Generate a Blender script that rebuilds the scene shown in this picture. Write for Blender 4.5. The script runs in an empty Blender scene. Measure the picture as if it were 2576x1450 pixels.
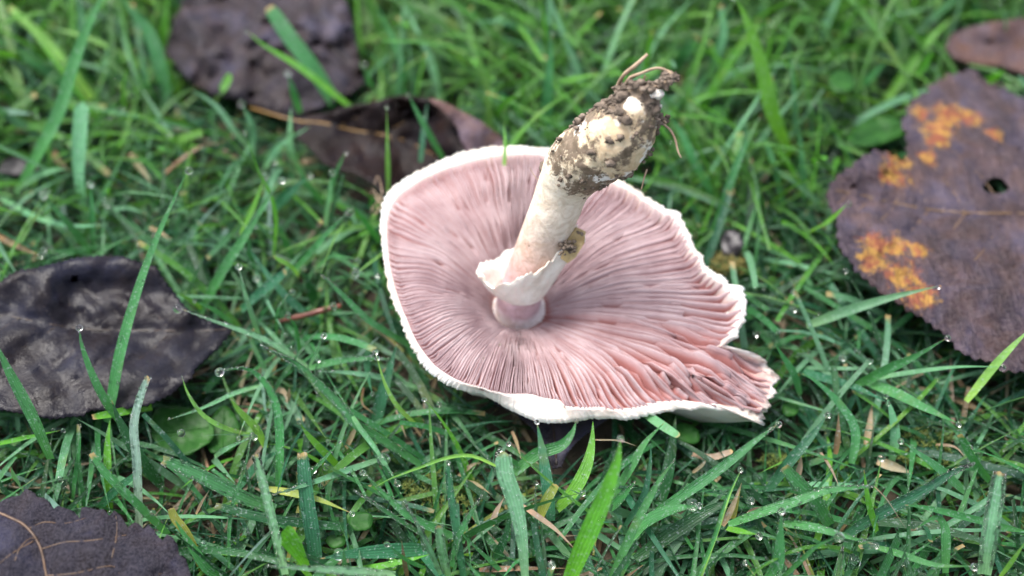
import bpy, math, random
import numpy as np
from mathutils import Vector, noise as mnoise
from mathutils.geometry import delaunay_2d_cdt

rng = np.random.default_rng(11)
random.seed(11)
scene = bpy.context.scene
R = math.radians
U = 0.01                                   # modelling is done in centimetres

# ------------------------------------------------------------------ camera
PITCH, HFOV = R(50.0), R(50.0)
CAM = np.array([0.0, -16.6, 22.0])
FOCUS = 22.9
cd = bpy.data.cameras.new("camera"); cam = bpy.data.objects.new("camera", cd)
scene.collection.objects.link(cam); scene.camera = cam
cam.location = Vector(CAM * U)
cam.rotation_euler = (math.pi / 2 - PITCH, 0, 0)
cd.sensor_width = 36.0; cd.angle = HFOV
cd.clip_start = 0.005; cd.clip_end = 100
cd.dof.use_dof = True; cd.dof.focus_distance = FOCUS * U; cd.dof.aperture_fstop = 6.2
cd.dof.aperture_blades = 7

# ------------------------------------------------------------------ sky and sun (overcast)
SUN_EL, SUN_AZ = R(68), R(-60)            # azimuth measured from +y towards +x
w = bpy.data.worlds.new("World"); scene.world = w; w.use_nodes = True
nt = w.node_tree; nt.nodes.clear()
sky = nt.nodes.new("ShaderNodeTexSky"); sky.sky_type = 'NISHITA'; sky.sun_disc = False
sky.sun_elevation = SUN_EL; sky.sun_rotation = SUN_AZ
sky.air_density = 1.0; sky.dust_density = 4.0; sky.ozone_density = 1.0
hs = nt.nodes.new("ShaderNodeHueSaturation"); hs.inputs["Saturation"].default_value = 0.5
bg = nt.nodes.new("ShaderNodeBackground"); bg.inputs["Strength"].default_value = 0.115
ow = nt.nodes.new("ShaderNodeOutputWorld")
nt.links.new(sky.outputs[0], hs.inputs["Color"]); nt.links.new(hs.outputs[0], bg.inputs["Color"])
nt.links.new(bg.outputs[0], ow.inputs["Surface"])
sl = bpy.data.lights.new("sun", 'SUN'); sl.energy = 1.5; sl.angle = R(28); sl.color = (1.0, 0.96, 0.9)
so = bpy.data.objects.new("sun", sl); scene.collection.objects.link(so)
sd = Vector((math.sin(SUN_AZ) * math.cos(SUN_EL), math.cos(SUN_AZ) * math.cos(SUN_EL), math.sin(SUN_EL)))
so.rotation_euler = sd.to_track_quat('Z', 'Y').to_euler(); so.location = sd * 2
vs = scene.view_settings
vs.view_transform = 'Standard'; vs.look = 'None'; vs.gamma = 1; vs.exposure = 1.68
scene.cycles.use_denoising = True
scene.cycles.max_bounces = 10; scene.cycles.transparent_max_bounces = 8
scene.cycles.sample_clamp_indirect = 6

# ------------------------------------------------------------------ picture <-> place
K = 1288 / math.tan(HFOV / 2)
DV = np.array([0, math.cos(PITCH), -math.sin(PITCH)]); UP = np.array([0, math.sin(PITCH), math.cos(PITCH)])
RT = np.array([1.0, 0, 0])
def P(x, y, z):
    """the point at height z (cm) that lies on the sight line through (x, y) of a 2576 wide picture"""
    if np.ndim(x) == 0 and np.ndim(z) == 0:
        a, b = (x - 1288) / K, (y - 725) / K
        ry, rz = DV[1] - UP[1] * b, DV[2] - UP[2] * b; t = (z - CAM[2]) / rz
        return np.array([a * t + CAM[0], ry * t + CAM[1], z])
    x, y, z = np.asarray(x, float), np.asarray(y, float), np.asarray(z, float)
    r = DV + RT * ((x - 1288) / K)[:, None] - UP * ((y - 725) / K)[:, None]
    return CAM + r * ((z - CAM[2]) / r[:, 2])[:, None]
def proj(p):
    q = np.asarray(p) - CAM
    d = q @ DV
    return 1288 + K * (q @ RT) / d, 725 - K * (q @ UP) / d, d
REG = {'F': (1, 0, 0), 'A': (2.2512, 0, 0), 'B': (2.5108, 1677.1, 872.1), 'C': (2.7015, 429.3, 402.5),
       'D': (2.4935, 1542.9, 0), 'E': (2.5105, 429.3, 872.1), '1': (2.636, 925.7, 322), '2': (2.2516, 1341.6, 469.6),
       '3': (2.1615, 1174, 107.3), '4': (3.0886, 0, 603.7), '5': (2.9539, 0, 1046.5), '6': (2.7429, 375.7, 0),
       '7': (1.7427, 2012.5, 134.2), '8': (2.4, 872.1, 1006.2)}
def tr(reg, pts):
    s, ox, oy = REG[reg]
    return [(p[0] / s + ox, p[1] / s + oy) + tuple(p[2:]) for p in pts]

# ------------------------------------------------------------------ mesh helpers
COL = scene.collection
def tag(o, label=None, cat=None, group=None, kind=None):
    for k, v in (("label", label), ("category", cat), ("group", group), ("kind", kind)):
        if v: o[k] = v
    return o
def thing(name, loc, label, cat, group=None):
    o = bpy.data.objects.new(name, None); COL.objects.link(o); o.location = Vector(np.asarray(loc) * U)
    o.empty_display_size = 0.01
    o["_o"] = list(map(float, loc)); return tag(o, label, cat, group)
def mesh(name, v, f, mat, parent=None, origin=None, uv=None, col=None, smooth=True, att=None):
    """v in world cm; one object; parent may be an Empty or a mesh made here"""
    v = np.asarray(v, float)
    if origin is None: origin = np.zeros(3) if parent is None else np.array(list(parent["_o"]))
    m = bpy.data.meshes.new(name)
    m.from_pydata(((v - origin) * U).tolist(), [], f if isinstance(f, list) else f.tolist())
    if smooth: m.polygons.foreach_set("use_smooth", np.ones(len(m.polygons), bool))
    if uv is not None or col is not None:
        li = np.zeros(len(m.loops), np.int32); m.loops.foreach_get("vertex_index", li)
    if uv is not None:
        u = m.uv_layers.new(name="UVMap"); u.data.foreach_set("uv", np.asarray(uv, np.float32)[li].ravel())
    if col is not None:
        c = m.color_attributes.new("col", 'FLOAT_COLOR', 'POINT'); c.data.foreach_set("color", np.asarray(col, np.float32).ravel())
    if att:
        for k, a in att.items():
            d = m.attributes.new(k, 'FLOAT', 'POINT'); d.data.foreach_set("value", np.asarray(a, np.float32).ravel())
    m.update()
    if mat: m.materials.append(mat)
    o = bpy.data.objects.new(name, m); COL.objects.link(o)
    o["_o"] = list(map(float, origin))
    if parent is None: o.location = Vector(np.asarray(origin) * U)
    else: o.parent = parent
    return o
def catmull(p, n):
    p = np.asarray(p, float); m = len(p)
    q = np.vstack([2 * p[0] - p[1], p, 2 * p[-1] - p[-2]])
    t = np.linspace(0, m - 1, n); i = np.minimum(t.astype(int), m - 2); u = (t - i)[:, None]
    a, b, c, d = q[i], q[i + 1], q[i + 2], q[i + 3]
    return 0.5 * (2 * b + (c - a) * u + (2 * a - 5 * b + 4 * c - d) * u ** 2 + (3 * b - 3 * c + d - a) * u ** 3)
def norm(a): return a / np.maximum(np.linalg.norm(a, axis=-1, keepdims=True), 1e-9)
def tube(path, rad, sides=6, n=None):
    p = catmull(path, n or max(6, 3 * len(path))); m = len(p)
    r = np.interp(np.linspace(0, 1, m), np.linspace(0, 1, len(rad)), rad) if np.ndim(rad) else np.full(m, rad)
    t = norm(np.gradient(p, axis=0)); a = np.array([0.31, 0.52, 0.79])
    e1 = norm(np.cross(t, a)); e2 = np.cross(t, e1)
    ph = np.linspace(0, 2 * np.pi, sides, endpoint=False)
    v = (p[:, None] + r[:, None, None] * (np.cos(ph)[None, :, None] * e1[:, None] + np.sin(ph)[None, :, None] * e2[:, None])).reshape(-1, 3)
    f = [[i * sides + j, i * sides + (j + 1) % sides, (i + 1) * sides + (j + 1) % sides, (i + 1) * sides + j] for i in range(m - 1) for j in range(sides)]
    f += [list(range(sides))[::-1], [(m - 1) * sides + j for j in range(sides)]]
    return v, f
def join(parts):
    V, F, k = [], [], 0
    for v, f in parts:
        V.append(np.asarray(v)); F += [[i + k for i in q] for q in f]; k += len(v)
    return np.vstack(V), F
_g = (1 + 5 ** .5) / 2
ICO = norm(np.array([(-1, _g, 0), (1, _g, 0), (-1, -_g, 0), (1, -_g, 0), (0, -1, _g), (0, 1, _g), (0, -1, -_g), (0, 1, -_g), (_g, 0, -1), (_g, 0, 1), (-_g, 0, -1), (-_g, 0, 1)], float))
ICOF = [[0, 11, 5], [0, 5, 1], [0, 1, 7], [0, 7, 10], [0, 10, 11], [1, 5, 9], [5, 11, 4], [11, 10, 2], [10, 7, 6], [7, 1, 8], [3, 9, 4], [3, 4, 2], [3, 2, 6], [3, 6, 8], [3, 8, 9], [4, 9, 5], [2, 4, 11], [6, 2, 10], [8, 6, 7], [9, 8, 1]]
def subdiv(v, f):
    v = [tuple(x) for x in v]; mid = {}; F = []
    def m(a, b):
        k = (min(a, b), max(a, b))
        if k not in mid:
            q = norm(np.array(v[a]) + np.array(v[b])); mid[k] = len(v); v.append(tuple(q))
        return mid[k]
    for a, b, c in f:
        x, y, z = m(a, b), m(b, c), m(c, a); F += [[a, x, z], [b, y, x], [c, z, y], [x, y, z]]
    return np.array(v), F
ICO1, ICO1F = subdiv(ICO, ICOF); ICO2, ICO2F = subdiv(ICO1, ICO1F)
def inside(poly, x, y):
    poly = np.asarray(poly)[:, :2]; x = np.asarray(x, float); y = np.asarray(y, float); r = np.zeros(x.shape, bool)
    x1, y1 = poly[-1]
    for x2, y2 in poly:
        if y1 != y2: r ^= ((y1 > y) != (y2 > y)) & (x < (x2 - x1) * (y - y1) / (y2 - y1) + x1)
        x1, y1 = x2, y2
    return r
def n3(x, y, z=0.0): return mnoise.noise(Vector((x, y, z)))

# ------------------------------------------------------------------ materials
class NT:
    def __init__(s, name):
        s.m = bpy.data.materials.new(name); s.m.use_nodes = True; s.t = s.m.node_tree; s.t.nodes.clear()
        s.out = s.n("ShaderNodeOutputMaterial")
    def n(s, kind, **kw):
        x = s.t.nodes.new(kind)
        for k, v in kw.items():
            if k.startswith("i_"):
                x.inputs[k[2:].replace("_", " ")].default_value = v
            else: setattr(x, k, v)
        return x
    def l(s, a, b): s.t.links.new(a, b)
    def noise(s, scale, detail=4, vec=None, rough=0.6, dist=0.0):
        x = s.n("ShaderNodeTexNoise"); x.inputs["Scale"].default_value = scale; x.inputs["Detail"].default_value = detail
        x.inputs["Roughness"].default_value = rough; x.inputs["Distortion"].default_value = dist
        if vec is not None: s.l(vec, x.inputs["Vector"])
        return x.outputs[0]
    def ramp(s, fac, stops):
        x = s.n("ShaderNodeValToRGB"); e = x.color_ramp.elements
        while len(e) < len(stops): e.new(0.5)
        for k, (p, c) in enumerate(stops):
            e[k].position = p; e[k].color = (*c, 1) if len(c) == 3 else c
        s.l(fac, x.inputs[0]); return x.outputs[0]
    def mix(s, fac, a, b, mode='MIX'):
        x = s.n("ShaderNodeMix", data_type='RGBA', blend_type=mode)
        for v, k in ((fac, 0), (a, 6), (b, 7)):
            if hasattr(v, "is_linked") or isinstance(v, bpy.types.NodeSocket): s.l(v, x.inputs[k])
            else: x.inputs[k].default_value = (*v, 1) if isinstance(v, tuple) and len(v) == 3 else v
        return x.outputs[2]
    def math(s, op, a, b=0.0, clamp=False):
        x = s.n("ShaderNodeMath", operation=op, use_clamp=clamp)
        for k, v in ((0, a), (1, b)):
            if isinstance(v, bpy.types.NodeSocket): s.l(v, x.inputs[k])
            else: x.inputs[k].default_value = v
        return x.outputs[0]
    def bump(s, h, strength=0.3, dist=0.001):
        x = s.n("ShaderNodeBump"); x.inputs["Strength"].default_value = strength; x.inputs["Distance"].default_value = dist
        s.l(h, x.inputs["Height"]); return x.outputs[0]
    def bsdf(s, base, rough=0.5, normal=None, **kw):
        b = s.n("ShaderNodeBsdfPrincipled")
        for sock, v in (("Base Color", base), ("Roughness", rough)):
            if isinstance(v, bpy.types.NodeSocket): s.l(v, b.inputs[sock])
            else: b.inputs[sock].default_value = (*v, 1) if isinstance(v, tuple) else v
        if normal is not None: s.l(normal, b.inputs["Normal"])
        for k, v in kw.items():
            b.inputs[k.replace("_", " ")].default_value = v
        return b
    def done(s, sh):
        s.l(sh.outputs[0] if hasattr(sh, "outputs") else sh, s.out.inputs["Surface"]); return s.m

def grass_mat(name, trans=0.35):
    s = NT(name); a = s.n("ShaderNodeAttribute", attribute_name="col")
    uvn = s.n("ShaderNodeUVMap"); sep = s.n("ShaderNodeSeparateXYZ"); s.l(uvn.outputs[0], sep.inputs[0])
    geo = s.n("ShaderNodeTexCoord").outputs["Object"]
    # fine parallel veins along the blade
    sn = s.math('SINE', s.math('MULTIPLY', sep.outputs[0], 31.0)); lines = s.math('MULTIPLY_ADD', sn, 0.10); s.t.nodes[-1].inputs[2].default_value = 0.95
    mott = s.ramp(s.noise(260, 3, geo), [(0.3, (0.78, 0.82, 0.8)), (0.7, (1.15, 1.1, 1.1))])
    c = s.mix(1.0, a.outputs["Color"], mott, 'MULTIPLY')
    lc = s.n("ShaderNodeCombineColor"); [s.l(lines, lc.inputs[k]) for k in range(3)]
    c = s.mix(1.0, c, lc.outputs[0], 'MULTIPLY')
    base_f = s.ramp(sep.outputs[1], [(0.0, (0.75, 0.75, 0.75)), (0.3, (0, 0, 0))])
    c = s.mix(base_f, c, s.mix(1.0, c, (1.9, 1.5, 1.3), 'MULTIPLY'))
    yl = s.ramp(s.noise(75, 3, geo), [(0.6, (0, 0, 0)), (0.72, (1, 1, 1))]); c = s.mix(s.math('MULTIPLY', yl, 0.35), c, (0.17, 0.2, 0.04))
    # dried, cut tips on some blades (alpha says how much)
    tipn = s.math('ADD', sep.outputs[1], s.math('MULTIPLY', s.math('SUBTRACT', s.noise(900, 2, geo), 0.5), 0.12))
    tip = s.math('MULTIPLY', s.ramp(tipn, [(0.935, (0, 0, 0)), (0.985, (1, 1, 1))]), a.outputs["Alpha"])
    c = s.mix(tip, c, (0.38, 0.27, 0.12))
    # dew bloom: fine film of beads, pale and rough
    bloom = s.ramp(s.noise(1500, 2, geo, 0.7), [(0.58, (0, 0, 0)), (0.66, (1, 1, 1))])
    bl = s.math('MULTIPLY', bloom, 0.36)
    c2 = s.mix(bl, c, (0.42, 0.5, 0.5))
    nb = s.bump(s.math('ADD', s.noise(1500, 2, geo, 0.7), s.math('MULTIPLY', sn, 0.15)), 0.5, 0.0004)
    b = s.bsdf(c2, 0.36, nb, Specular_IOR_Level=0.34)
    tl = s.n("ShaderNodeBsdfTranslucent"); s.l(s.mix(0.5, c, (0.25, 0.55, 0.06), 'MIX'), tl.inputs[0])
    tc = s.mix(1.0, c, (1.5, 1.6, 0.7), 'MULTIPLY'); s.l(tc, tl.inputs[0])
    mx = s.n("ShaderNodeMixShader"); mx.inputs[0].default_value = trans
    s.l(b.outputs[0], mx.inputs[1]); s.l(tl.outputs[0], mx.inputs[2])
    return s.done(mx)
M_GRASS = grass_mat("grass_blade_green", 0.3)
M_STRAW = grass_mat("dry_straw", 0.2)

def soil_mat():
    s = NT("soil"); g = s.n("ShaderNodeTexCoord").outputs["Object"]
    n = s.noise(160, 6, g); c = s.ramp(n, [(0.3, (0.018, 0.013, 0.009)), (0.6, (0.055, 0.04, 0.025)), (0.8, (0.09, 0.07, 0.045))])
    return s.done(s.bsdf(c, 0.9, s.bump(n, 0.8, 0.003)))
M_SOIL = soil_mat()
def crumb_mat():
    s = NT("soil_crumb"); g = s.n("ShaderNodeTexCoord").outputs["Object"]
    n = s.noise(420, 4, g); c = s.ramp(n, [(0.32, (0.06, 0.045, 0.034)), (0.55, (0.17, 0.13, 0.10)), (0.75, (0.29, 0.235, 0.19))])
    return s.done(s.bsdf(c, 0.92, s.bump(n, 0.7, 0.0015)))
M_CRUMB = crumb_mat()

def water_mat():
    s = NT("water"); return s.done(s.bsdf((1.0, 1.0, 1.0), 0.0, None, Transmission_Weight=1.0, IOR=1.333))
M_WATER = water_mat()

def flesh(name, base_fn, rough=0.6, sss=0.22, bump=None, bscale=700, bstr=0.25, sscale=0.0012):
    s = NT(name); g = s.n("ShaderNodeTexCoord").outputs["Object"]
    c = base_fn(s, g)
    nb = s.bump(s.noise(bscale, 4, g), bstr, 0.0006)
    b = s.bsdf(c, rough, nb, Specular_IOR_Level=0.3)
    b.inputs["Subsurface Weight"].default_value = sss
    b.inputs["Subsurface Radius"].default_value = (1.0, 0.55, 0.4); b.inputs["Subsurface Scale"].default_value = sscale
    return s.done(b)
def cap_col(s, g):
    a = s.n("ShaderNodeAttribute", attribute_name="pink"); t = s.n("ShaderNodeAttribute", attribute_name="torn")
    n = s.noise(90, 5, g)
    white = s.ramp(n, [(0.3, (0.60, 0.52, 0.43)), (0.48, (0.76, 0.71, 0.65)), (0.7, (0.82, 0.80, 0.77))])
    c = s.mix(a.outputs["Fac"], white, (0.42, 0.225, 0.205))
    grime = s.math('MULTIPLY', t.outputs["Fac"], s.ramp(s.noise(500, 4, g), [(0.35, (0, 0, 0)), (0.6, (1, 1, 1))]))
    return s.mix(grime, c, (0.13, 0.10, 0.09))
M_CAP = flesh("cap_skin", cap_col, 0.65, 0.25, bstr=0.5)
def gill_col(s, g):
    uv = s.n("ShaderNodeUVMap"); sep = s.n("ShaderNodeSeparateXYZ"); s.l(uv.outputs[0], sep.inputs[0])
    oi = s.n("ShaderNodeObjectInfo")
    edge = s.ramp(sep.outputs[1], [(0.5, (0, 0, 0)), (0.96, (1, 1, 1))])
    face = s.mix(oi.outputs["Random"], (0.27, 0.105, 0.098), (0.32, 0.14, 0.13))
    ec = s.ramp(s.noise(120, 4, g), [(0.3, (0.25, 0.168, 0.18)), (0.5, (0.345, 0.25, 0.26)), (0.72, (0.43, 0.335, 0.343))])
    c = s.mix(edge, face, ec)
    # bruised, browned spots with a shape of their own
    br = s.ramp(s.noise(210, 5, g, 0.65), [(0.66, (0, 0, 0)), (0.78, (1, 1, 1))])
    return s.mix(s.math('MULTIPLY', br, 0.5), c, (0.2, 0.12, 0.115))
M_GILL = flesh("gill_flesh", gill_col, 0.55, 0.1, bstr=0.2, sscale=0.0002)
def stem_col(s, g):
    a = s.n("ShaderNodeAttribute", attribute_name="t"); t = a.outputs["Fac"]
    d = s.n("ShaderNodeAttribute", attribute_name="dirt")
    zone = s.ramp(t, [(0.0, (0.78, 0.74, 0.74)), (0.045, (0.74, 0.68, 0.69)), (0.075, (0.52, 0.37, 0.41)), (0.17, (0.5, 0.35, 0.39)), (0.24, (0.5, 0.33, 0.31)), (0.33, (0.62, 0.46, 0.39)), (0.45, (0.68, 0.60, 0.52)), (0.62, (0.72, 0.66, 0.55)), (0.74, (0.74, 0.63, 0.46)), (0.9, (0.62, 0.5, 0.34))])
    fib = s.ramp(s.noise(300, 5, g, 0.7, 1.5), [(0.38, (0.80, 0.74, 0.68)), (0.6, (1.03, 1.02, 1.01))])
    c = s.mix(1.0, zone, fib, 'MULTIPLY')
    wh = s.ramp(s.noise(150, 3, g), [(0.56, (0, 0, 0)), (0.62, (1, 1, 1))])
    c = s.mix(s.math('MULTIPLY', wh, s.ramp(t, [(0.66, (0, 0, 0)), (0.74, (1, 1, 1))])), c, (0.85, 0.84, 0.82))
    bare = s.n("ShaderNodeAttribute", attribute_name="bare"); c = s.mix(bare.outputs["Fac"], c, (0.84, 0.83, 0.81))
    nn = s.math('ADD', d.outputs["Fac"], s.math('MULTIPLY', s.math('SUBTRACT', s.noise(210, 8, g, 0.75), 0.5), 2.0))
    m = s.ramp(nn, [(0.5, (0, 0, 0)), (0.62, (1, 1, 1))])
    soil = s.ramp(s.noise(600, 4, g), [(0.3, (0.10, 0.075, 0.05)), (0.7, (0.25, 0.19, 0.14))])
    spk = s.ramp(s.noise(700, 3, g), [(0.7, (0, 0, 0)), (0.75, (1, 1, 1))]); c = s.mix(spk, c, (0.2, 0.14, 0.09))
    return s.mix(m, c, soil)
M_STEM = flesh("stem_flesh", stem_col, 0.6, 0.2, bscale=420, bstr=0.55)
def ring_col(s, g):
    c = s.ramp(s.noise(140, 4, g), [(0.3, (0.58, 0.51, 0.43)), (0.55, (0.76, 0.72, 0.66))])
    sp = s.ramp(s.noise(520, 3, g), [(0.72, (0, 0, 0)), (0.76, (1, 1, 1))])
    return s.mix(sp, c, (0.16, 0.11, 0.08))
M_RING = flesh("ring_flesh", ring_col, 0.6, 0.2, bscale=380, bstr=0.8)
def plain(name, c0, c1, rough=0.6, scale=300, bstr=0.3):
    s = NT(name); g = s.n("ShaderNodeTexCoord").outputs["Object"]; n = s.noise(scale, 5, g)
    return s.done(s.bsdf(s.ramp(n, [(0.3, c0), (0.7, c1)]), rough, s.bump(n, bstr, 0.0008)))
M_ROOT = plain("root_fibre", (0.2, 0.13, 0.08), (0.45, 0.34, 0.24), 0.8)
M_FRAG = plain("dry_scale", (0.25, 0.17, 0.06), (0.5, 0.38, 0.2), 0.6)
M_TWIG = plain("twig_bark", (0.05, 0.012, 0.01), (0.16, 0.05, 0.03), 0.35)
M_STALK = plain("orange_stalk", (0.32, 0.13, 0.04), (0.5, 0.26, 0.09), 0.5)
M_MOSS = plain("moss", (0.05, 0.09, 0.015), (0.14, 0.17, 0.03), 0.7)
M_MOSSB = plain("moss_brown", (0.10, 0.09, 0.02), (0.22, 0.19, 0.05), 0.7)
M_BLACK = plain("rotten_leaf", (0.008, 0.007, 0.01), (0.03, 0.025, 0.03), 0.45)

def leaf_mat(name, dark, mid, light, rough=0.36, spots=(), spot_cols=((0.5, 0.2, 0.03), (0.42, 0.09, 0.03)), fine=0.5, bumps=0.5, spec=0.11, hues=1.0, ribs=0.0, grit=900):
    """a wet, rotting leaf; spots = [(x_m, y_m, radius_m)] places where the autumn colour has stayed (object space)"""
    s = NT(name); g = s.n("ShaderNodeTexCoord").outputs["Object"]
    n = s.noise(70, 6, g, 0.65); n2 = s.noise(grit, 3, g, 0.7); n3_ = s.noise(260, 4, g)
    c = s.ramp(n, [(0.3, dark), (0.52, mid), (0.75, light)])
    hue = s.ramp(s.noise(110, 5, g, 0.6, 0.8), [(0.38, (1.15, 0.92, 0.85)), (0.62, (0.8, 0.92, 1.45))])
    c = s.mix(hues, c, hue, 'MULTIPLY')
    c = s.mix(s.math('MULTIPLY', s.ramp(n2, [(0.35, (0, 0, 0)), (0.65, (1, 1, 1))]), fine), c, light)
    for (x, y, r) in spots:
        d = s.n("ShaderNodeVectorMath", operation='DISTANCE'); s.l(g, d.inputs[0]); d.inputs[1].default_value = (x, y, 0)
        mp = s.n("ShaderNodeVectorMath", operation='MULTIPLY'); s.l(g, mp.inputs[0]); mp.inputs[1].default_value = (1, 1, 0); s.l(mp.outputs[0], d.inputs[0])
        v = s.math('SUBTRACT', 1.0, s.math('DIVIDE', d.outputs["Value"], r))
        v = s.math('ADD', v, s.math('MULTIPLY', s.math('SUBTRACT', s.noise(420, 7, g, 0.8), 0.5), 3.6))
        f = s.math('MULTIPLY', s.ramp(v, [(0.02, (0, 0, 0)), (0.25, (.45, .45, .45)), (0.5, (1, 1, 1))]), .95)
        sc = s.mix(s.ramp(s.noise(330, 3, g), [(0.42, (0, 0, 0)), (0.58, (1, 1, 1))]), spot_cols[0], spot_cols[1])
        c = s.mix(f, c, sc)
    rr = s.ramp(n3_, [(0.35, (rough * 0.8,) * 3), (0.65, (min(1, rough * 1.6),) * 3)])
    h = s.math('ADD', s.math('MULTIPLY', n3_, 0.8), s.math('MULTIPLY', n2, 0.5))
    if ribs:
        mv = s.n("ShaderNodeVectorMath", operation='MULTIPLY'); s.l(g, mv.inputs[0]); mv.inputs[1].default_value = (1.0, 0.24, 0.3)
        rb = s.noise(480, 4, mv.outputs[0], 0.6, 1.6); h = s.math('ADD', h, s.math('MULTIPLY', rb, ribs))
        c = s.mix(1.0, c, s.ramp(rb, [(0.35, (0.78, 0.78, 0.82)), (0.65, (1.15, 1.12, 1.12))]), 'MULTIPLY')
    b = s.bsdf(c, rr, s.bump(h, bumps, 0.0012), Specular_IOR_Level=spec)
    return s.done(b)
M_VEIN = plain("leaf_vein", (0.045, 0.026, 0.016), (0.12, 0.065, 0.032), 0.45)
M_VEIND = plain("leaf_vein_dark", (0.012, 0.008, 0.007), (0.04, 0.022, 0.014), 0.4)
def weed_mat():
    s = NT("weed_leaf_green"); g = s.n("ShaderNodeTexCoord").outputs["Object"]
    c = s.ramp(s.noise(220, 4, g), [(0.3, (0.010, 0.055, 0.010)), (0.7, (0.03, 0.115, 0.018))])
    b = s.bsdf(c, 0.45, s.bump(s.noise(500, 3, g), 0.3, 0.0006), Specular_IOR_Level=0.2)
    tl = s.n("ShaderNodeBsdfTranslucent"); s.l(s.mix(1.0, c, (1.4, 1.5, 0.7), 'MULTIPLY'), tl.inputs[0])
    mx = s.n("ShaderNodeMixShader"); mx.inputs[0].default_value = 0.25
    s.l(b.outputs[0], mx.inputs[1]); s.l(tl.outputs[0], mx.inputs[2]); return s.done(mx)
M_WEED = weed_mat()

# ------------------------------------------------------------------ ground
gx = np.concatenate([[-4000, -1200, -300, -100], np.linspace(-45, 45, 61), [100, 300, 1200, 4000]])
X, Y = np.meshgrid(gx, gx); Zg = np.array([[0.25 * n3(x * .35, y * .35, 3) if abs(x) < 46 and abs(y) < 46 else 0 for x, y in zip(a, b)] for a, b in zip(X, Y)])
n = len(gx)
tag(mesh("ground", np.stack([X, Y, Zg], -1).reshape(-1, 3), [[i * n + j, i * n + j + 1, (i + 1) * n + j + 1, (i + 1) * n + j] for i in range(n - 1) for j in range(n - 1)], M_SOIL),
    "dark damp soil under the lawn", "ground", kind="structure")

# ------------------------------------------------------------------ mushroom
CC = (1305, 778)
G_TR = [(1369, 394), (1267, 398), (1191, 413), (1115, 436), (1058, 462), (1017, 489), (990, 519), (979, 557), (979, 606), (984, 663), (998, 713), (1013, 758), (1032, 807), (1051, 845), (1075, 880), (1110, 915), (1150, 940), (1200, 958), (1250, 974), (1300, 986), (1341, 994), (1408, 1007), (1421, 1022), (1510, 1025), (1541, 1032), (1590, 1030), (1652, 1014), (1719, 1009), (1786, 1018), (1852, 1022), (1890, 1040), (1905, 1050), (1918, 1030), (1935, 985), (1943, 950), (1925, 935), (1905, 908), (1870, 892), (1838, 886), (1808, 878), (1826, 864), (1850, 835), (1868, 795), (1866, 760), (1850, 748), (1826, 718), (1800, 704), (1768, 680), (1762, 650), (1740, 630), (1726, 592), (1700, 546), (1670, 535), (1618, 503), (1590, 482), (1545, 460), (1480, 430), (1430, 405)]
S_TR = [(1385, 372), (1340, 368), (1290, 366), (1230, 369), (1180, 377), (1130, 394), (1080, 416), (1030, 440), (988, 470), (965, 500), (956, 534), (955, 572), (960, 625), (964, 663), (971, 701), (986, 762), (1005, 800), (1017, 842), (1030, 870), (1045, 895), (1070, 932), (1110, 962), (1150, 982), (1210, 992), (1250, 1014), (1300, 1042), (1341, 1060), (1372, 1067), (1430, 1065), (1488, 1056), (1541, 1056), (1590, 1060), (1630, 1047), (1680, 1038), (1719, 1031), (1741, 1038), (1768, 1029), (1830, 1040), (1852, 1042), (1888, 1067), (1919, 1080), (1923, 1056), (1939, 1020), (1950, 985), (1959, 949), (1940, 932), (1920, 903), (1890, 886), (1850, 880), (1817, 876), (1838, 866), (1861, 838), (1881, 798), (1879, 758), (1868, 721), (1845, 738), (1830, 709), (1808, 696), (1777, 674), (1772, 647), (1750, 625), (1737, 589), (1710, 536), (1679, 527), (1626, 496), (1599, 472), (1545, 445), (1480, 410), (1430, 385)]
def polar(trace):
    d = np.array(trace, float) - CC; a = np.unwrap(-np.arctan2(d[:, 1], d[:, 0])); r = np.hypot(d[:, 0], d[:, 1])
    a = np.maximum.accumulate(a + np.arange(len(a)) * 1e-4)
    a = np.concatenate([a - 2 * np.pi, a, a + 2 * np.pi]); r = np.tile(r, 3)
    return lambda q: np.interp(np.mod(q, 2 * np.pi), a, r)
rG0, rS = polar(G_TR), polar(S_TR)
marg = lambda q: np.interp(np.mod(np.degrees(q), 360), [0, 60, 80, 250, 275, 360], [0, 0, .4, .4, 0, 0])
rG = lambda q: rG0(q) + marg(q) * (rS(q) - rG0(q))
def deg_tab(tab):
    a = np.array([t[0] for t in tab], float); v = np.array([t[1] for t in tab], float)
    a = np.concatenate([a - 360, a, a + 360]); v = np.tile(v, 3)
    return lambda q: np.interp(np.mod(np.degrees(q), 360), a, v)
zGf = deg_tab([(0, 2.7), (20, 2.85), (50, 3.0), (90, 3.0), (135, 2.95), (180, 2.75), (225, 2.45), (270, 2.2), (310, 2.05), (330, 1.85), (342, 1.72), (347.5, 1.75), (349.3, 2.25), (352.5, 2.5)])
dropf = deg_tab([(0, .1), (90, .06), (180, .12), (225, .22), (262, .4), (300, .33), (330, .14), (345, .1)])
trf = deg_tab([(0, .26), (45, .32), (75, .18), (90, .13), (135, .11), (180, .10), (225, .06), (262, .03), (330, .0), (344.5, -.04), (350.5, .1)])
endf = deg_tab([(0, .995), (60, .995), (75, .985), (90, .98), (135, .98), (180, .985), (225, .99), (262, .995), (345, 1.0)])
zIn = deg_tab([(0, 2.6), (20, 2.8), (50, 3.0), (90, 3.0), (135, 2.95), (180, 2.75), (225, 2.45), (270, 2.2), (310, 2.12), (330, 2.2), (345, 2.4)])
ZC = 1.55
C3 = P(CC[0], CC[1], ZC)
def edgeP(r, q, z):
    q = np.asarray(q, float)
    rr = r(q); return P(CC[0] + rr * np.cos(q), CC[1] - rr * np.sin(q), np.asarray(z, float))
def sstep(a, b, x):
    t = np.clip((np.asarray(x, float) - a) / (b - a), 0, 1); return t * t * (3 - 2 * t)
RC = 0.56
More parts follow.
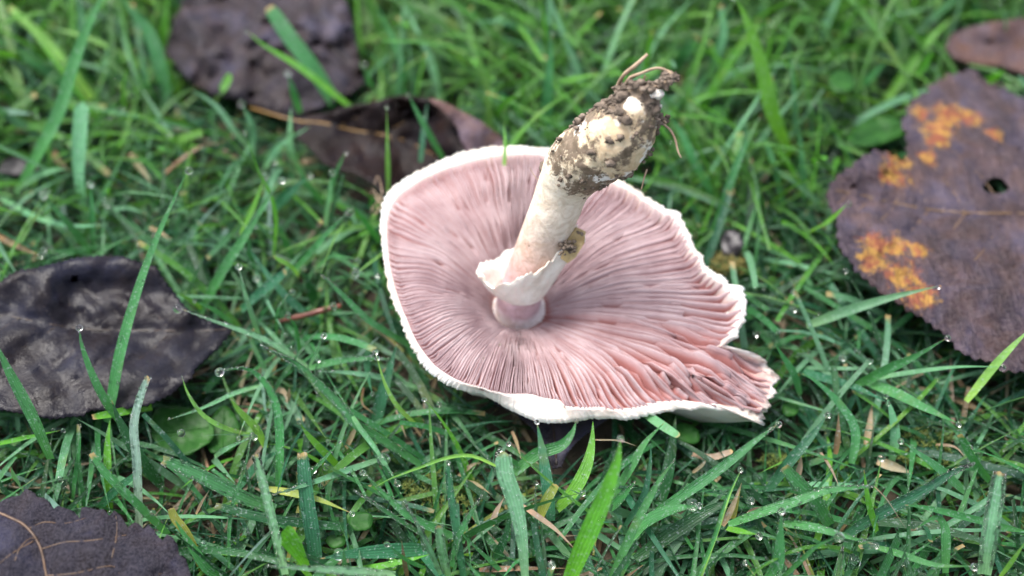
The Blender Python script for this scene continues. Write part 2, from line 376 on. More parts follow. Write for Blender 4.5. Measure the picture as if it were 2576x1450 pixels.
def gill_surface(al, s):
    """point of the free gill edge surface and its depth below; al, s arrays of one length"""
    zg = zGf(al); Gp = edgeP(rG, al, zg); d = Gp - C3; d[:, 2] = 0; L = np.linalg.norm(d, axis=1, keepdims=True); dn = d / L
    B = C3 + dn * RC
    xy = B + (Gp - B) * np.asarray(s)[:, None]
    s = np.asarray(s); zg = zIn(al) + (zg - zIn(al)) * sstep(.74, .97, s)
    t = trf(al); zt = zg - t
    z = ZC + (zt - ZC) * (1 - np.clip(1 - s, 0, 1) ** 2.6) + 0.13 * np.sin(np.pi * np.clip(s, 0, 1)) + t * sstep(.925, 1.0, s)
    und = 0.09 * np.array([n3(2.1 * math.cos(a) * (1 + x), 2.1 * math.sin(a) * (1 + x), 7) for a, x in zip(al, s)]) * np.sin(np.pi * np.clip(s, 0, 1))
    fl_ = sstep(333, 336, np.mod(np.degrees(al), 360)) * (1 - sstep(347.4, 348.9, np.mod(np.degrees(al), 360)))
    und = und + fl_ * sstep(.7, .86, s) * np.array([.16 * n3(9 * math.cos(a) * (1 + 2 * x), 9 * math.sin(a) * (1 + 2 * x), 3) + .08 * n3(30 * math.cos(a), 30 * math.sin(a), x * 14) for a, x in zip(al, s)])
    depth = 0.10 + 0.5 * np.clip(np.sin(np.pi * np.clip(s, 0, 1) ** .85), 0, 1) ** .7
    xy[:, 2] = z + und
    return xy, depth, dn
mush = thing("mushroom", P(1300, 900, 0.4), "upturned white mushroom with pink gills and a soil-caked stem lying on the lawn", "mushroom")

# cap: gill bed, rolled white margin, outer skin
NA = 720; al = np.linspace(0, 2 * np.pi, NA, endpoint=False); rows = []; pink = []; torn = []
flap = sstep(333.2, 335.5, np.degrees(al)) * (1 - sstep(347.4, 348.9, np.degrees(al)))
rows.append(np.repeat(C3[None] + [[0, 0, -.25]], NA, 0)); pink.append(np.zeros(NA)); torn.append(np.zeros(NA))
for s in (0, .06, .15, .3, .45, .6, .72, .82, .88, .92, .945, .965, .985, 1.0):
    p, dep, dn = gill_surface(al, np.full(NA, s)); k = 1 - .9 * sstep(.93, 1.0, s)
    p[:, 2] -= dep * k; rows.append(p)
    pk = np.full(NA, .25 if s < .05 else .95 if s < .9 else 0)
    if s >= .9: pk = np.clip(0.95 - (s - .9) * 6., 0.3, 1) * np.ones(NA)
    pk = np.maximum(pk, flap * .8 * (s > .5)); pink.append(pk); torn.append(flap * sstep(.9, 1, s) * .45)
Gp = rows[-1].copy(); zs = zGf(al) - dropf(al)
fr = np.array([n3(40 * math.cos(a), 40 * math.sin(a), 1) * .6 + n3(110 * math.cos(a), 110 * math.sin(a), 5) * .75 for a in al])
lowf = np.array([n3(9 * math.cos(a), 9 * math.sin(a), 2) for a in al])
Sp = edgeP(lambda a: rS(a) - 2 + 8 * np.interp(a, al, fr * (1 - .6 * sstep(.15, .35, dropf(al))) * (1 + 1.6 * flap + 1.2 * (np.degrees(al) > 351) + 1.2 * (np.degrees(al) < 14))), al, zs)
for u, hump in ((.25, .04), (.5, .06), (.75, .05)):
    p = Gp + (Sp - Gp) * u; p[:, 2] += hump * .45 + .035 * np.array([n3(70 * math.cos(a), 70 * math.sin(a), 9 + u * 4) for a in al]); rows.append(p); pink.append(np.full(NA, .3 * (1 - u))); torn.append(flap * (.8 + .2 * u))
rows.append(Sp); pink.append(np.zeros(NA)); torn.append(flap * .8)
Cb = np.array([C3[0], C3[1], 0]); Ss = edgeP(lambda a: rS(a) - 1, al, zs)
for u, dz in ((.975, .07), (.94, .18), (.88, .36), (.78, .7), (.6, 1.15), (.3, 1.3), (0, 1.35)):
    p = Cb + (Ss - Cb) * u; p[:, 2] = np.maximum(Ss[:, 2] * min(1, u + .05) - dz * (1 - .75 * flap * (u > .9)), .35); p += (.03 * np.array([n3(30 * math.cos(a), 30 * math.sin(a), u * 60) for a in al]) * (u > .5))[:, None]
    rows.append(p); pink.append(np.zeros(NA)); torn.append(np.zeros(NA))
V = np.concatenate(rows); nr = len(rows)
Fq = [[i * NA + j, i * NA + (j + 1) % NA, (i + 1) * NA + (j + 1) % NA, (i + 1) * NA + j] for i in range(nr - 1) for j in range(NA)]
cap = mesh("cap", V, Fq, M_CAP, mush, att={"pink": np.concatenate(pink), "torn": np.concatenate(torn)})
cap["label"] = "white cap with a rolled ragged margin and a torn flap"
CAP_S = Sp.copy()

NG = 148
# gills: one ribbon each, long ones reaching the collar and short ones between them
def add_gill(a0, s0, s1, h=1.0, lean0=0.0, wob=1.0, thick=.036, segs=17, breaks=()):
    s = np.linspace(s0, s1, segs)
    a = a0 + wob * np.array([.05 * n3(2.2 * math.cos(a0), 2.2 * math.sin(a0) + x * 2.3, 4) * math.sin(math.pi * min(1, x)) + .004 * n3(a0 * 30, x * 7, 9) for x in s])
    top, dep, dn = gill_surface(a, s)
    tg = np.stack([-dn[:, 1], dn[:, 0], np.zeros(segs)], 1)
    bot = top.copy(); bot[:, 2] -= dep * 1.06
    hh = np.ones(segs) * h
    for (c, wd, am) in breaks: hh *= 1 - am * np.exp(-((s - c) / wd) ** 4)
    # ends run down into the cap
    hh *= 0.25 + .75 * sstep(s0 - .001, s0 + (.05 if s0 > .2 else .02), s)
    ed = np.array([n3(a0 * 23, x * 16, 2) for x in s])
    top[:, 2] = bot[:, 2] + dep * 1.06 * hh + .022 * ed
    lean = lean0 * sstep(.45, .75, s) + .06 * np.array([n3(3.1 * math.cos(a0), 3.1 * math.sin(a0), x * 2.2) for x in s]) + .014 * np.array([n3(a0 * 40, x * 9, 6) for x in s])
    top += tg * (lean * dep / .5)[:, None]
    gap = np.linalg.norm(top[:, :2] - C3[:2], axis=1) * 2 * np.pi / NG * np.where(s < (.28 if s0 < .05 else 0), 1, .5)
    th = (thick / .036 * np.clip((.54 + .22 * max(0, math.cos(a0 - .2)) - .12 * max(0, -math.sin(a0))) * gap, .012, .08))[:, None]
    v = np.concatenate([bot - tg * th * .6, top - tg * th * .40, top + tg * th * .40, bot + tg * th * .6]); m = segs
    f = []
    for k in range(3): f += [[k * m + i, k * m + i + 1, (k + 1) * m + i + 1, (k + 1) * m + i] for i in range(m - 1)]
    f += [[0, m, 2 * m, 3 * m], [m - 1, 4 * m - 1, 3 * m - 1, 2 * m - 1]]
    uv = np.concatenate([np.stack([s, np.zeros(m)], 1), np.stack([s, hh], 1), np.stack([s, hh], 1), np.stack([s, np.zeros(m)], 1)])
    return mesh("gill", v, f, M_GILL, mush, uv=uv)
worst = deg_tab([(0, .45), (10, .2), (25, .08), (200, .08), (270, .06), (300, .15), (318, .6), (335, 1.0), (350, 1.0), (354, .6)])
i = 0
for k in range(NG):
    a = 2 * math.pi * (k + .16 * rng.uniform(-1, 1)) / NG; wv = float(worst(a)); br = []
    for _ in range(rng.poisson(.12 + 2.0 * wv)):
        br.append((rng.uniform(.35, .98) if wv < .5 else rng.uniform(.5, .95), rng.uniform(.012, .05) * (1 + wv), rng.uniform(.2, .55)))
    inn = 0.0 if k % 3 else rng.uniform(0.0, .12)
    add_gill(a, inn, float(endf(a)), 1 - .22 * wv * rng.random(), .12 * wv * rng.normal(), 1.0, .036, 18, br)
for k in range(NG):
    a = 2 * math.pi * (k + .5 + .14 * rng.uniform(-1, 1)) / NG; wv = float(worst(a)); br = []
    for _ in range(rng.poisson(1.6 * wv)):
        br.append((rng.uniform(.55, .97), rng.uniform(.02, .06), rng.uniform(.2, .55)))
    s0 = [.12, .3, .22, .42][k % 4] + rng.uniform(-.05, .08)
    e_ = float(endf(a))
    if math.degrees(a) % 360 > 351 or math.degrees(a) % 360 < 7: e_ = rng.uniform(.68, .76)
    add_gill(a, s0, e_, .96 - .3 * wv * rng.random(), .14 * wv * rng.normal(), 1.0, .034, 12, br)
# crowded strips in the torn corner
for k in range(26):
    a = R(rng.uniform(330, 347)); s0 = rng.uniform(.62, .88)
    add_gill(a, s0, min(1.0, s0 + rng.uniform(.08, .25)), rng.uniform(.7, 1.1), rng.normal() * .12, 3., .02, 8)

# stem: swept along its curved middle line
SP = [(1304, 784, 1.42, 80), (1304, 776, 1.58, 63), (1304, 766, 1.78, 56), (1308, 746, 2.1, 55), (1320, 708, 2.65, 53), (1343, 655, 3.3, 57), (1370, 593, 3.95, 60), (1395, 530, 4.65, 63), (1420, 465, 5.3, 68), (1458, 410, 5.95, 86), (1510, 372, 6.5, 90), (1560, 336, 7.0, 92), (1592, 282, 7.55, 68), (1602, 245, 7.9, 45), (1606, 230, 8.05, 8)]
sp3 = np.array([P(x, y, z) for x, y, z, h in SP]); shw = np.array([h * proj(p)[2] / K for p, (x, y, z, h) in zip(sp3, SP)])
NSn, NSs = 110, 72
sp = catmull(sp3, NSn); sr = np.maximum(catmull(np.stack([shw, shw], 1), NSn)[:, 0], .03)
arc = np.concatenate([[0], np.cumsum(np.linalg.norm(np.diff(sp, axis=0), axis=1))]); arc /= arc[-1]
T = norm(np.gradient(sp, axis=0)); E1 = norm(RT - (T @ RT)[:, None] * T); E2 = norm(np.cross(E1, T)); E2 *= np.sign((E2 @ -DV))[:, None]
ph = np.linspace(0, 2 * np.pi, NSs, endpoint=False)
def stem_pt(k, p, rr=1.0): return sp[k] + sr[k] * rr * (math.cos(p) * E1[k] + math.sin(p) * E2[k])
V, dirt, tt, bare = [], [], [], []
for k in range(NSn):
    for p in ph:
        q = stem_pt(k, p); nn = n3(q[0] * 1.1, q[1] * 1.1, q[2] * 1.1); fine = n3(q[0] * 5, q[1] * 5, q[2] * 5)
        bul = float(sstep(.58, .72, arc[k]))
        V.append(stem_pt(k, p, 1 - .04 * bul + .05 * nn * (.6 + 1.4 * bul) + (.012 + .06 * bul) * fine)); tt.append(arc[k])
        d = .62 * float(sstep(.51, .65, arc[k] + .03 * math.cos(p) + .03 * nn)) - .12 * float(sstep(.74, .8, arc[k])) * max(0, math.sin(p + .2)) + .25 * float(sstep(.9, .97, arc[k]))
        d += .33 * max(0, math.cos(p) - .55) * 2 * float(sstep(.25, .3, arc[k]) * (1 - sstep(.56, .6, arc[k])))
        pu, pv, _ = proj(V[-1]); fc = float(math.sin(p) > 0)
        bare.append((.75 + 1.6 * fine + .5 * nn) * fc * math.exp(-((pu - 1590) / 20) ** 2 - ((pv - 264) / 15) ** 2) + .8 * fc * math.exp(-((pu - 1502) / 12) ** 2 - ((pv - 318) / 9) ** 2)); d -= 1.3 * bare[-1] + .3 * fc * math.exp(-((pu - 1545) / 34) ** 2 - ((pv - 318) / 40) ** 2)
        dirt.append(d)
fs = [[i * NSs + j, i * NSs + (j + 1) % NSs, (i + 1) * NSs + (j + 1) % NSs, (i + 1) * NSs + j] for i in range(NSn - 1) for j in range(NSs)] + [[(NSn - 1) * NSs + j for j in range(NSs)]]
stem = mesh("stem", V, fs, M_STEM, mush, att={"t": tt, "dirt": dirt, "bare": bare})
stem["label"] = "thick white stem swelling into a soil-stained bulb"

# soil stuck to the bulb
def crumb(c, r, sq=.75):
    v = ICO1 * np.array([1, 1, 1]) ; d = np.array([1 + .7 * n3(*(x * 1.3 + c * 9)) + .4 * n3(*(x * 3.3 + c * 5)) for x in v])
    return c + v * d[:, None] * r * np.array([1, rng.uniform(sq, 1), rng.uniform(sq, 1)]), ICO1F
parts = []
while len(parts) < 430:
    k = int(rng.integers(int(NSn * .55), NSn - 2)); p = rng.uniform(0, 2 * np.pi); q = stem_pt(k, p, 1.0)
    m = n3(*(q * 2.4)) + .5 * n3(*(q * 6)) + .3 * float(sstep(.88, .97, arc[k])) - .25 * max(0, math.sin(p + .2)) * float(sstep(.72, .78, arc[k])) + .1 * math.cos(p)
    pu, pv, _ = proj(q)
    if m > .12 and not (math.sin(p) > 0 and (math.hypot(pu - 1590, pv - 264) < 24 or math.hypot(pu - 1545, pv - 318) < 34)): parts.append(crumb(q, float(rng.choice([.02, .03, .04, .055, .075], p=[.3, .3, .22, .12, .06]))))
ctr = [(1560, 222, 7.8), (1590, 212, 8.1), (1615, 214, 8.2), (1640, 222, 8.15), (1660, 212, 8.2), (1675, 200, 8.25), (1682, 188, 8.3), (1690, 196, 8.2), (1650, 300, 7.4), (1664, 306, 7.3)]
for _ in range(60):
    k = int(rng.integers(int(NSn * .6), NSn - 4)); p = rng.uniform(0, 2 * np.pi); q = stem_pt(k, p, 1.0)
    pu, pv, _ = proj(q)
    if n3(*(q * 1.7)) > -.05 and math.hypot(pu - 1590, pv - 264) > 30: parts.append(crumb(q, rng.uniform(.07, .12)))
for x, y, z in ctr:
    for _ in range(34): parts.append(crumb(P(x + rng.normal() * 8, y + rng.normal() * 6, z + rng.normal() * .1), .015 + .07 * rng.random() ** 2.5, .4))
for _ in range(50): parts.append(crumb(P(1425 + rng.normal() * 11, 610 + rng.normal() * 15, 4.15 + rng.normal() * .05), rng.uniform(.02, .055)))
for _ in range(8): parts.append(crumb(P(1457 + rng.normal() * 4, 584 + rng.normal() * 4, 4.25), rng.uniform(.03, .06)))
v, f = join(parts); so_ = mesh("soil_crust", v, f, M_CRUMB, stem, smooth=True); so_["kind"] = "stuff"
def root(path, r0, r1):
    v, f = tube([P(x / 2.1615 + 1174, y / 2.1615 + 107.3, z) for x, y, z in path], [r0, (r0 + r1) / 2, r1], 6, 26)
    v = v + .02 * np.array([[n3(*(q * 3)), n3(*(q * 3 + 5)), n3(*(q * 3 + 9))] for q in v])
    return mesh("root", v, f, M_ROOT, stem)
root([(810, 262, 7.7), (850, 190, 8.1), (915, 125, 8.4), (950, 95, 8.5), (985, 64, 8.6)], .045, .035)
root([(850, 240, 7.9), (900, 190, 8.2), (960, 160, 8.35), (1050, 142, 8.4), (1130, 172, 8.3)], .035, .03)
root([(940, 240, 8.0), (965, 200, 8.2), (970, 175, 8.3)], .03, .02)
root([(1000, 270, 8.0), (1060, 235, 8.2), (1105, 190, 8.3), (1100, 160, 8.35)], .07, .05)
root([(1050, 430, 7.3), (1105, 470, 7.2), (1130, 520, 7.1), (1150, 590, 7.0), (1168, 628, 6.9)], .03, .014)
root([(1030, 400, 7.4), (1060, 415, 7.4), (1085, 440, 7.4)], .03, .02)
root([(980, 690, 6.4), (968, 740, 6.3), (948, 795, 6.2)], .022, .012)
root([(385, 745, 5.2), (360, 710, 5.3), (342, 680, 5.4)], .008, .006)
v, f = crumb(P(1653, 239, 8.05), .12); mesh("white_grain", v, f, M_RING, stem)
v, f = crumb(P(1655, 268, 7.7), .085); mesh("white_grain", v, f, M_RING, stem)

# ring: a ragged cup, standing away on one side
k0 = int(np.argmin(np.linalg.norm(sp - sp3[3], axis=1)))
kk = int(np.argmin(np.linalg.norm(sp - P(1328, 700, 2.8), axis=1)))
ax, r1_, r2_ = T[kk], E1[kk], E2[kk]; base = sp[k0]; px = 24.6 / K
lipA = deg_tab([(0, 250), (35, 245), (65, 220), (90, 182), (115, 150), (140, 108), (160, 76), (180, 56), (205, 46), (230, 46), (270, 130), (315, 230)])
lipR = deg_tab([(0, 80), (45, 70), (70, 68), (90, 70), (115, 84), (140, 104), (165, 116), (180, 119), (205, 118), (230, 105), (270, 76), (315, 76)])
botA = deg_tab([(0, 66), (45, 50), (90, 36), (135, 18), (180, -2), (225, -6), (270, 26), (315, 60)])
NR = 200; pr = np.linspace(0, 2 * np.pi, NR, endpoint=False); rowsr = []
nz = np.array([n3(6 * math.cos(a), 6 * math.sin(a), 3) + .7 * n3(17 * math.cos(a), 17 * math.sin(a), 8) for a in pr])
def ring_row(u, off):
    rag = nz * 15 * u ** 5 - 14 * u ** 3 * np.exp(-((pr - 2.5) / .2) ** 2) - 8 * u ** 3 * np.exp(-((pr - 1.2) / .12) ** 2) + 16 * u ** 3 * np.array([n3(2.2 * math.cos(a), 2.2 * math.sin(a), 31) for a in pr])
    A = botA(pr) + (lipA(pr) - botA(pr)) * u + rag; kf = u ** .6
    Rr = 57 + (lipR(pr) - 57) * kf + 9 * np.array([n3(1.6 * math.cos(a), 1.6 * math.sin(a), u * 2.5) + .6 * n3(4 * math.cos(a), 4 * math.sin(a), 12 + u * 2) for a in pr]) * u + off
    c = base + ax * (A * px)[:, None]
    # ride on the bending stem
    bend = np.array([np.array([np.interp(q @ ax, sp @ ax, sp[:, j]) for j in range(3)]) for q in c]) - c
    bend -= (bend @ ax)[:, None] * ax
    return c + bend + (Rr * px)[:, None] * (np.cos(pr)[:, None] * r1_ + np.sin(pr)[:, None] * r2_)
us = [0, .12, .3, .5, .7, .85, .95, 1.0]
rowsr = [ring_row(u, 6 - 2 * u) for u in us] + [ring_row(u, -4) for u in us[::-1][1:7]]
V = np.concatenate(rowsr)
ring = mesh("ring", V, [[i * NR + j, i * NR + (j + 1) % NR, (i + 1) * NR + (j + 1) % NR, (i + 1) * NR + j] for i in range(len(rowsr) - 1) for j in range(NR)], M_RING, mush)
ring["label"] = "torn white ring standing off the stem like a ragged cup"
# a dry scale stuck at the ring
def plate(name, pts, th, mat, parent):
    c = np.mean(pts, 0); nrm = norm(np.cross(pts[1] - pts[0], pts[2] - pts[0])); m = len(pts)
    v = np.concatenate([pts + nrm * th / 2, pts - nrm * th / 2, [c + nrm * th * 1.2], [c - nrm * th * .8]])
    f = [[i, (i + 1) % m, 2 * m] for i in range(m)] + [[m + (i + 1) % m, m + i, 2 * m + 1] for i in range(m)] + [[i, m + i, m + (i + 1) % m, (i + 1) % m] for i in range(m)]
    return mesh(name, v, f, mat, parent, smooth=False)
plate("dry_scale", np.array([P(x, y, z) for x, y, z in [(1412, 652, 3.8), (1428, 600, 4.2), (1450, 572, 4.35), (1472, 582, 4.3), (1468, 612, 4.15), (1446, 648, 3.85), (1426, 662, 3.7)]]), .05, M_FRAG, ring)
plate("white_scale", np.array([P(x, y, z) for x, y, z in [(1450, 620, 4.0), (1462, 596, 4.2), (1472, 592, 4.25), (1472, 608, 4.15), (1458, 628, 3.95)]]), .04, M_RING, ring)
# crumbs of soil that fell on the gills
for x, y, z, r in [(1250, 890, 2.25, .05), (1216, 905, 2.3, .06), (1219, 893, 2.3, .035), (1258, 868, 2.2, .04), (1180, 935, 2.3, .03)]:
    v, f = crumb(P(x, y, z), r); tag(mesh("soil_crumb", v, f, M_CRUMB, None, P(x, y, z)), "tiny brown soil crumb lying on the pink gills", "crumb", "soil crumbs fallen on the gills")

# ------------------------------------------------------------------ fallen leaves
LEAVES = []                               # (outline in the picture, outline on the ground, height function)
def resample(poly, step):
    p = np.array(list(poly) + [poly[0]], float); out = []
    for a, b in zip(p[:-1], p[1:]):
        m = max(1, int(np.hypot(*(b - a)[:2]) / step)); out += [a + (b - a) * k / m for k in range(m)]
    return np.array(out)
def serrate(poly, tooth, amp):
    p = resample(poly, tooth / 3)[:, :2]; c = p.mean(0); m = len(p); t = np.roll(p, -1, 0) - np.roll(p, 1, 0)
    nrm = norm(np.stack([t[:, 1], -t[:, 0]], 1)); sgn = np.sign(((p - c) * nrm).sum(1, keepdims=True)); sgn = np.where(sgn.sum() >= 0, 1, -1)
    k = np.arange(m) % 3; jit = np.array([1 + .6 * n3(q[0] * .05, q[1] * .05, 1) for q in p])
    return p + nrm * sgn * (np.array([0., .55, 1.])[k] * amp * jit)[:, None]
def seg_dist(pts, line):
    d = np.full(len(pts), 1e9); line = np.asarray(line)[:, :2]
    for a, b in zip(line[:-1], line[1:]):
        ab = b - a; t = np.clip(((pts - a) @ ab) / max(ab @ ab, 1e-9), 0, 1); d = np.minimum(d, np.hypot(*(pts - a - t[:, None] * ab).T))
    return d
def leaf(name, outline, ctrl, mat, label, midrib=None, veins=(), vmat=None, hole=None, tooth=0, amp=0, grid=16, wr=.06, th=.035, mr=.03, vr=.012, parent=None, part="leaf_blade", cat="leaf", group=None, reg=True, quilt=.05):
    out = serrate(outline, tooth, amp) if tooth else resample(outline, grid)[:, :2]
    ctrl = np.array(ctrl, float); lines = [np.array(midrib)[:, :2]] if midrib is not None else []
    lines += [np.array(v)[:, :2] for v in veins]
    def zf(x, y):
        x = np.atleast_1d(np.asarray(x, float)); y = np.atleast_1d(np.asarray(y, float))
        d2 = (x[:, None] - ctrl[:, 0]) ** 2 + (y[:, None] - ctrl[:, 1]) ** 2 + 2200.; wgt = d2 ** -1.7
        z = (wgt * ctrl[:, 2]).sum(1) / wgt.sum(1)
        z = z + wr * np.array([n3(a * .013, b * .013, 2) + .6 * n3(a * .035, b * .035, 5) + .25 * n3(a * .09, b * .09, 8) for a, b in zip(x, y)])
        if lines:
            d = np.min([seg_dist(np.stack([x, y], 1), l) for l in lines], 0); z = z - quilt * (np.exp(-(d / 9.) ** 2) + .8 * np.exp(-d / 26.))
        return z
    lo, hi = out.min(0), out.max(0); gx_, gy_ = np.meshgrid(np.arange(lo[0], hi[0], grid), np.arange(lo[1], hi[1], grid * .85))
    gp = np.stack([gx_.ravel(), gy_.ravel()], 1) + rng.uniform(-.3, .3, (gx_.size, 2)) * grid
    gp = gp[inside(out, gp[:, 0], gp[:, 1])]; gp = gp[seg_dist(gp, np.vstack([out, out[:1]])) > grid * .4]
    pts = [Vector(q) for q in out] + [Vector(q) for q in gp]; m = len(out); edges = [(i, (i + 1) % m) for i in range(m)]
    if hole is not None:
        h0 = len(pts); pts += [Vector(q) for q in hole]; edges += [(h0 + i, h0 + (i + 1) % len(hole)) for i in range(len(hole))]
    vv, _, ff, *_ = delaunay_2d_cdt(pts, edges, [], 1, 1e-4)
    vv = np.array([tuple(q) for q in vv]); ff = [list(q) for q in ff]
    if hole is not None:
        cq = vv[np.array(ff)].mean(1); ff = [q for q, b in zip(ff, inside(hole, cq[:, 0], cq[:, 1])) if not b]
    cq = vv[np.array(ff)].mean(1); ff = [q for q, b in zip(ff, inside(out, cq[:, 0], cq[:, 1])) if b]
    z = zf(vv[:, 0], vv[:, 1]); W = P(vv[:, 0], vv[:, 1], z)
    cxy = out.mean(0)
    org = P(np.clip(cxy[0], 0, 2576), np.clip(cxy[1], 0, 1450), float(zf(*cxy)[0]))
    own = parent is None
    if own: parent = thing(name, org, label, cat, group)
    # give the sheet its thickness
    nV = len(W); W2 = W - np.array([0, 0, th]); F2 = [q if True else q for q in ff]
    A = W[np.array(ff)[:, 0]]; nz_ = np.cross(W[np.array(ff)[:, 1]] - A, W[np.array(ff)[:, 2]] - A)[:, 2]
    F2 = [q if s > 0 else q[::-1] for q, s in zip(ff, nz_)]
    cnt = {}
    for q in F2:
        for a, b in zip(q, q[1:] + q[:1]): cnt[(a, b)] = 1
    side = [[b, a, a + nV, b + nV] for (a, b) in cnt if (b, a) not in cnt]
    o = mesh(part, np.concatenate([W, W2]), F2 + [[i + nV for i in q[::-1]] for q in F2] + side, mat, parent)
    def rib(nm, line, r0, r1, par):
        l = catmull(np.array(line, float)[:, :2], max(8, 4 * len(line))); zz = zf(l[:, 0], l[:, 1]) + r0 * .25
        v, f = tube([P(a, b, c) for (a, b), c in zip(l, zz)], [r0, (r0 + r1) / 2, r1], 6, 2 * len(l)); return mesh(nm, v, f, vmat or M_VEIN, par)
    mo = o
    if midrib is not None: mo = rib("midrib", midrib, mr, mr * .5, o)
    for v in veins: rib("side_vein", v, vr, vr * .4, o)
    if reg: LEAVES.append((out, W[:m, :2], ctrl, cat == 'leaf'))
    return parent, zf
def auto_veins(mid, left, right, n, ang=.55, t0=.08, t1=.92, mx=None):
    m = catmull(np.array(mid, float)[:, :2], 100); out = []
    for k in range(n):
        i = int(100 * (t0 + (t1 - t0) * k / max(1, n - 1))); i = min(i, 97); d = norm(m[min(99, i + 2)] - m[max(0, i - 2)])
        for sgn, ln in ((1, left), (-1, right)):
            nn = np.array([d[1], -d[0]]) * sgn; L = ln * (1 - .55 * abs(2 * i / 100 - .8)) * rng.uniform(.85, 1.1)
            q = [m[i]]
            for s in range(1, 5): q.append(q[-1] + norm(d * (math.cos(ang) * .7 + .12 * s) + nn * math.sin(ang) * 1.5 + rng.normal(0, .06, 2)) * L / 4)
            out.append(np.array(q))
    return out
def clip_veins(veins, outline):
    res = []
    for v in veins:
        ok = inside(outline, v[:, 0], v[:, 1]); k = len(v) if ok.all() else int(np.argmin(ok))
        if k >= 3: res.append(v[:k])
    return res

# wet dark leaf under the tall blade
L1 = tr('4', [(-500, 700), (-350, 480), (-150, 380), (0, 335), (80, 275), (160, 238), (270, 225), (380, 195), (480, 175), (560, 150), (640, 140), (760, 130), (850, 125), (960, 135), (1050, 165), (1110, 190), (1170, 200), (1220, 225), (1260, 300), (1320, 370), (1380, 450), (1440, 530), (1520, 590), (1600, 630), (1700, 665), (1800, 692), (1760, 750), (1700, 820), (1640, 880), (1560, 950), (1510, 1000), (1490, 1060), (1400, 1130), (1330, 1190), (1230, 1240), (1120, 1285), (1000, 1300), (880, 1310), (700, 1320), (640, 1360), (520, 1370), (400, 1385), (260, 1360), (100, 1330), (-100, 1290), (-350, 1150), (-500, 950)])
mid1 = tr('4', [(1780, 695), (1500, 712), (1200, 706), (900, 706), (600, 690), (300, 640), (0, 590), (-400, 620)])
c1 = tr('4', [(100, 270, 2.9), (400, 200, 2.7), (700, 140, 2.7), (1000, 150, 2.6), (1220, 240, 2.45), (1450, 540, 2.0), (1790, 695, 1.5), (1500, 710, 1.55), (1200, 705, 1.55), (900, 705, 1.6), (600, 690, 1.75), (300, 640, 2.0), (0, 590, 2.2), (-400, 650, 2.2), (60, 340, 2.45), (300, 420, 2.75), (180, 460, 2.0), (600, 450, 2.0), (900, 420, 2.0), (1200, 450, 1.95), (300, 1000, 1.9), (700, 1000, 1.95), (1100, 1000, 1.85), (1450, 950, 1.7), (1000, 1290, 1.6), (500, 1360, 1.75), (0, 1300, 1.9), (1300, 1180, 1.6)])
leaf("fallen_leaf", L1, c1, leaf_mat("leaf_wet_black", (0.004, 0.003, 0.004), (0.008, 0.007, 0.009), (0.016, 0.015, 0.021), 0.3, fine=.35, bumps=.35, spec=.15),
     "dark wet leaf with a turned-up edge, crossed by a tall grass blade", mid1, clip_veins(auto_veins(mid1, 190, 190, 7), L1), M_VEIND, tooth=15, amp=4, grid=15, wr=.10)
# serrated brown leaf in the front corner
L2 = tr('5', [(0, 640), (60, 605), (150, 590), (190, 540), (235, 560), (260, 575), (270, 600), (330, 610), (370, 640), (400, 690), (430, 665), (470, 680), (500, 690), (550, 710), (590, 760), (605, 680), (640, 675), (690, 690), (730, 700), (770, 690), (810, 745), (850, 700), (890, 735), (930, 790), (945, 830), (1000, 790), (1030, 800), (1070, 840), (1100, 810), (1140, 840), (1170, 890), (1210, 925), (1240, 880), (1280, 900), (1320, 960), (1330, 1030), (1380, 1060), (1400, 1120), (1420, 1191), (1410, 1350), (1330, 1500), (1200, 1650), (950, 1800), (600, 1880), (200, 1850), (-200, 1700), (-450, 1400), (-500, 1050), (-300, 760), (-120, 670)])
mid2 = tr('5', [(-300, 600), (60, 750), (200, 830), (300, 980), (345, 1191), (400, 1450), (430, 1800)])
c2 = tr('5', [(0, 640, 2.6), (250, 590, 2.7), (600, 690, 2.5), (900, 760, 2.4), (1250, 900, 2.2), (1400, 1100, 2.0), (700, 1000, 2.5), (350, 900, 2.55), (345, 1191, 2.45), (1000, 1200, 2.3), (300, 1500, 2.3), (1200, 1500, 1.9), (-300, 1000, 2.6), (0, 1000, 2.7)])
leaf("fallen_leaf", L2, c2, leaf_mat("leaf_brown_grey", (0.004, 0.004, 0.006), (0.010, 0.009, 0.012), (0.052, 0.047, 0.06), 0.40, fine=.7, bumps=.9, grit=1900),
     "coarse-toothed grey brown leaf with a matte speckled surface and tan veins", mid2, clip_veins([np.array(tr('5', q))[:, :2] for q in ([(110, 1080), (150, 980), (230, 910), (310, 930)], [(830, 1060), (860, 930), (870, 820), (860, 740)], [(345, 1190), (560, 1170), (780, 1120), (870, 1130), (890, 1191)], [(210, 840), (330, 790), (480, 800), (640, 760)], [(310, 990), (480, 940), (640, 930), (860, 900), (1060, 860)], [(400, 1450), (700, 1330), (1000, 1230), (1280, 1150)], [(250, 930), (80, 1030), (-100, 1180)])], L2), M_VEIN, tooth=0, grid=11, wr=.07, vr=.016, mr=.032, quilt=.04)
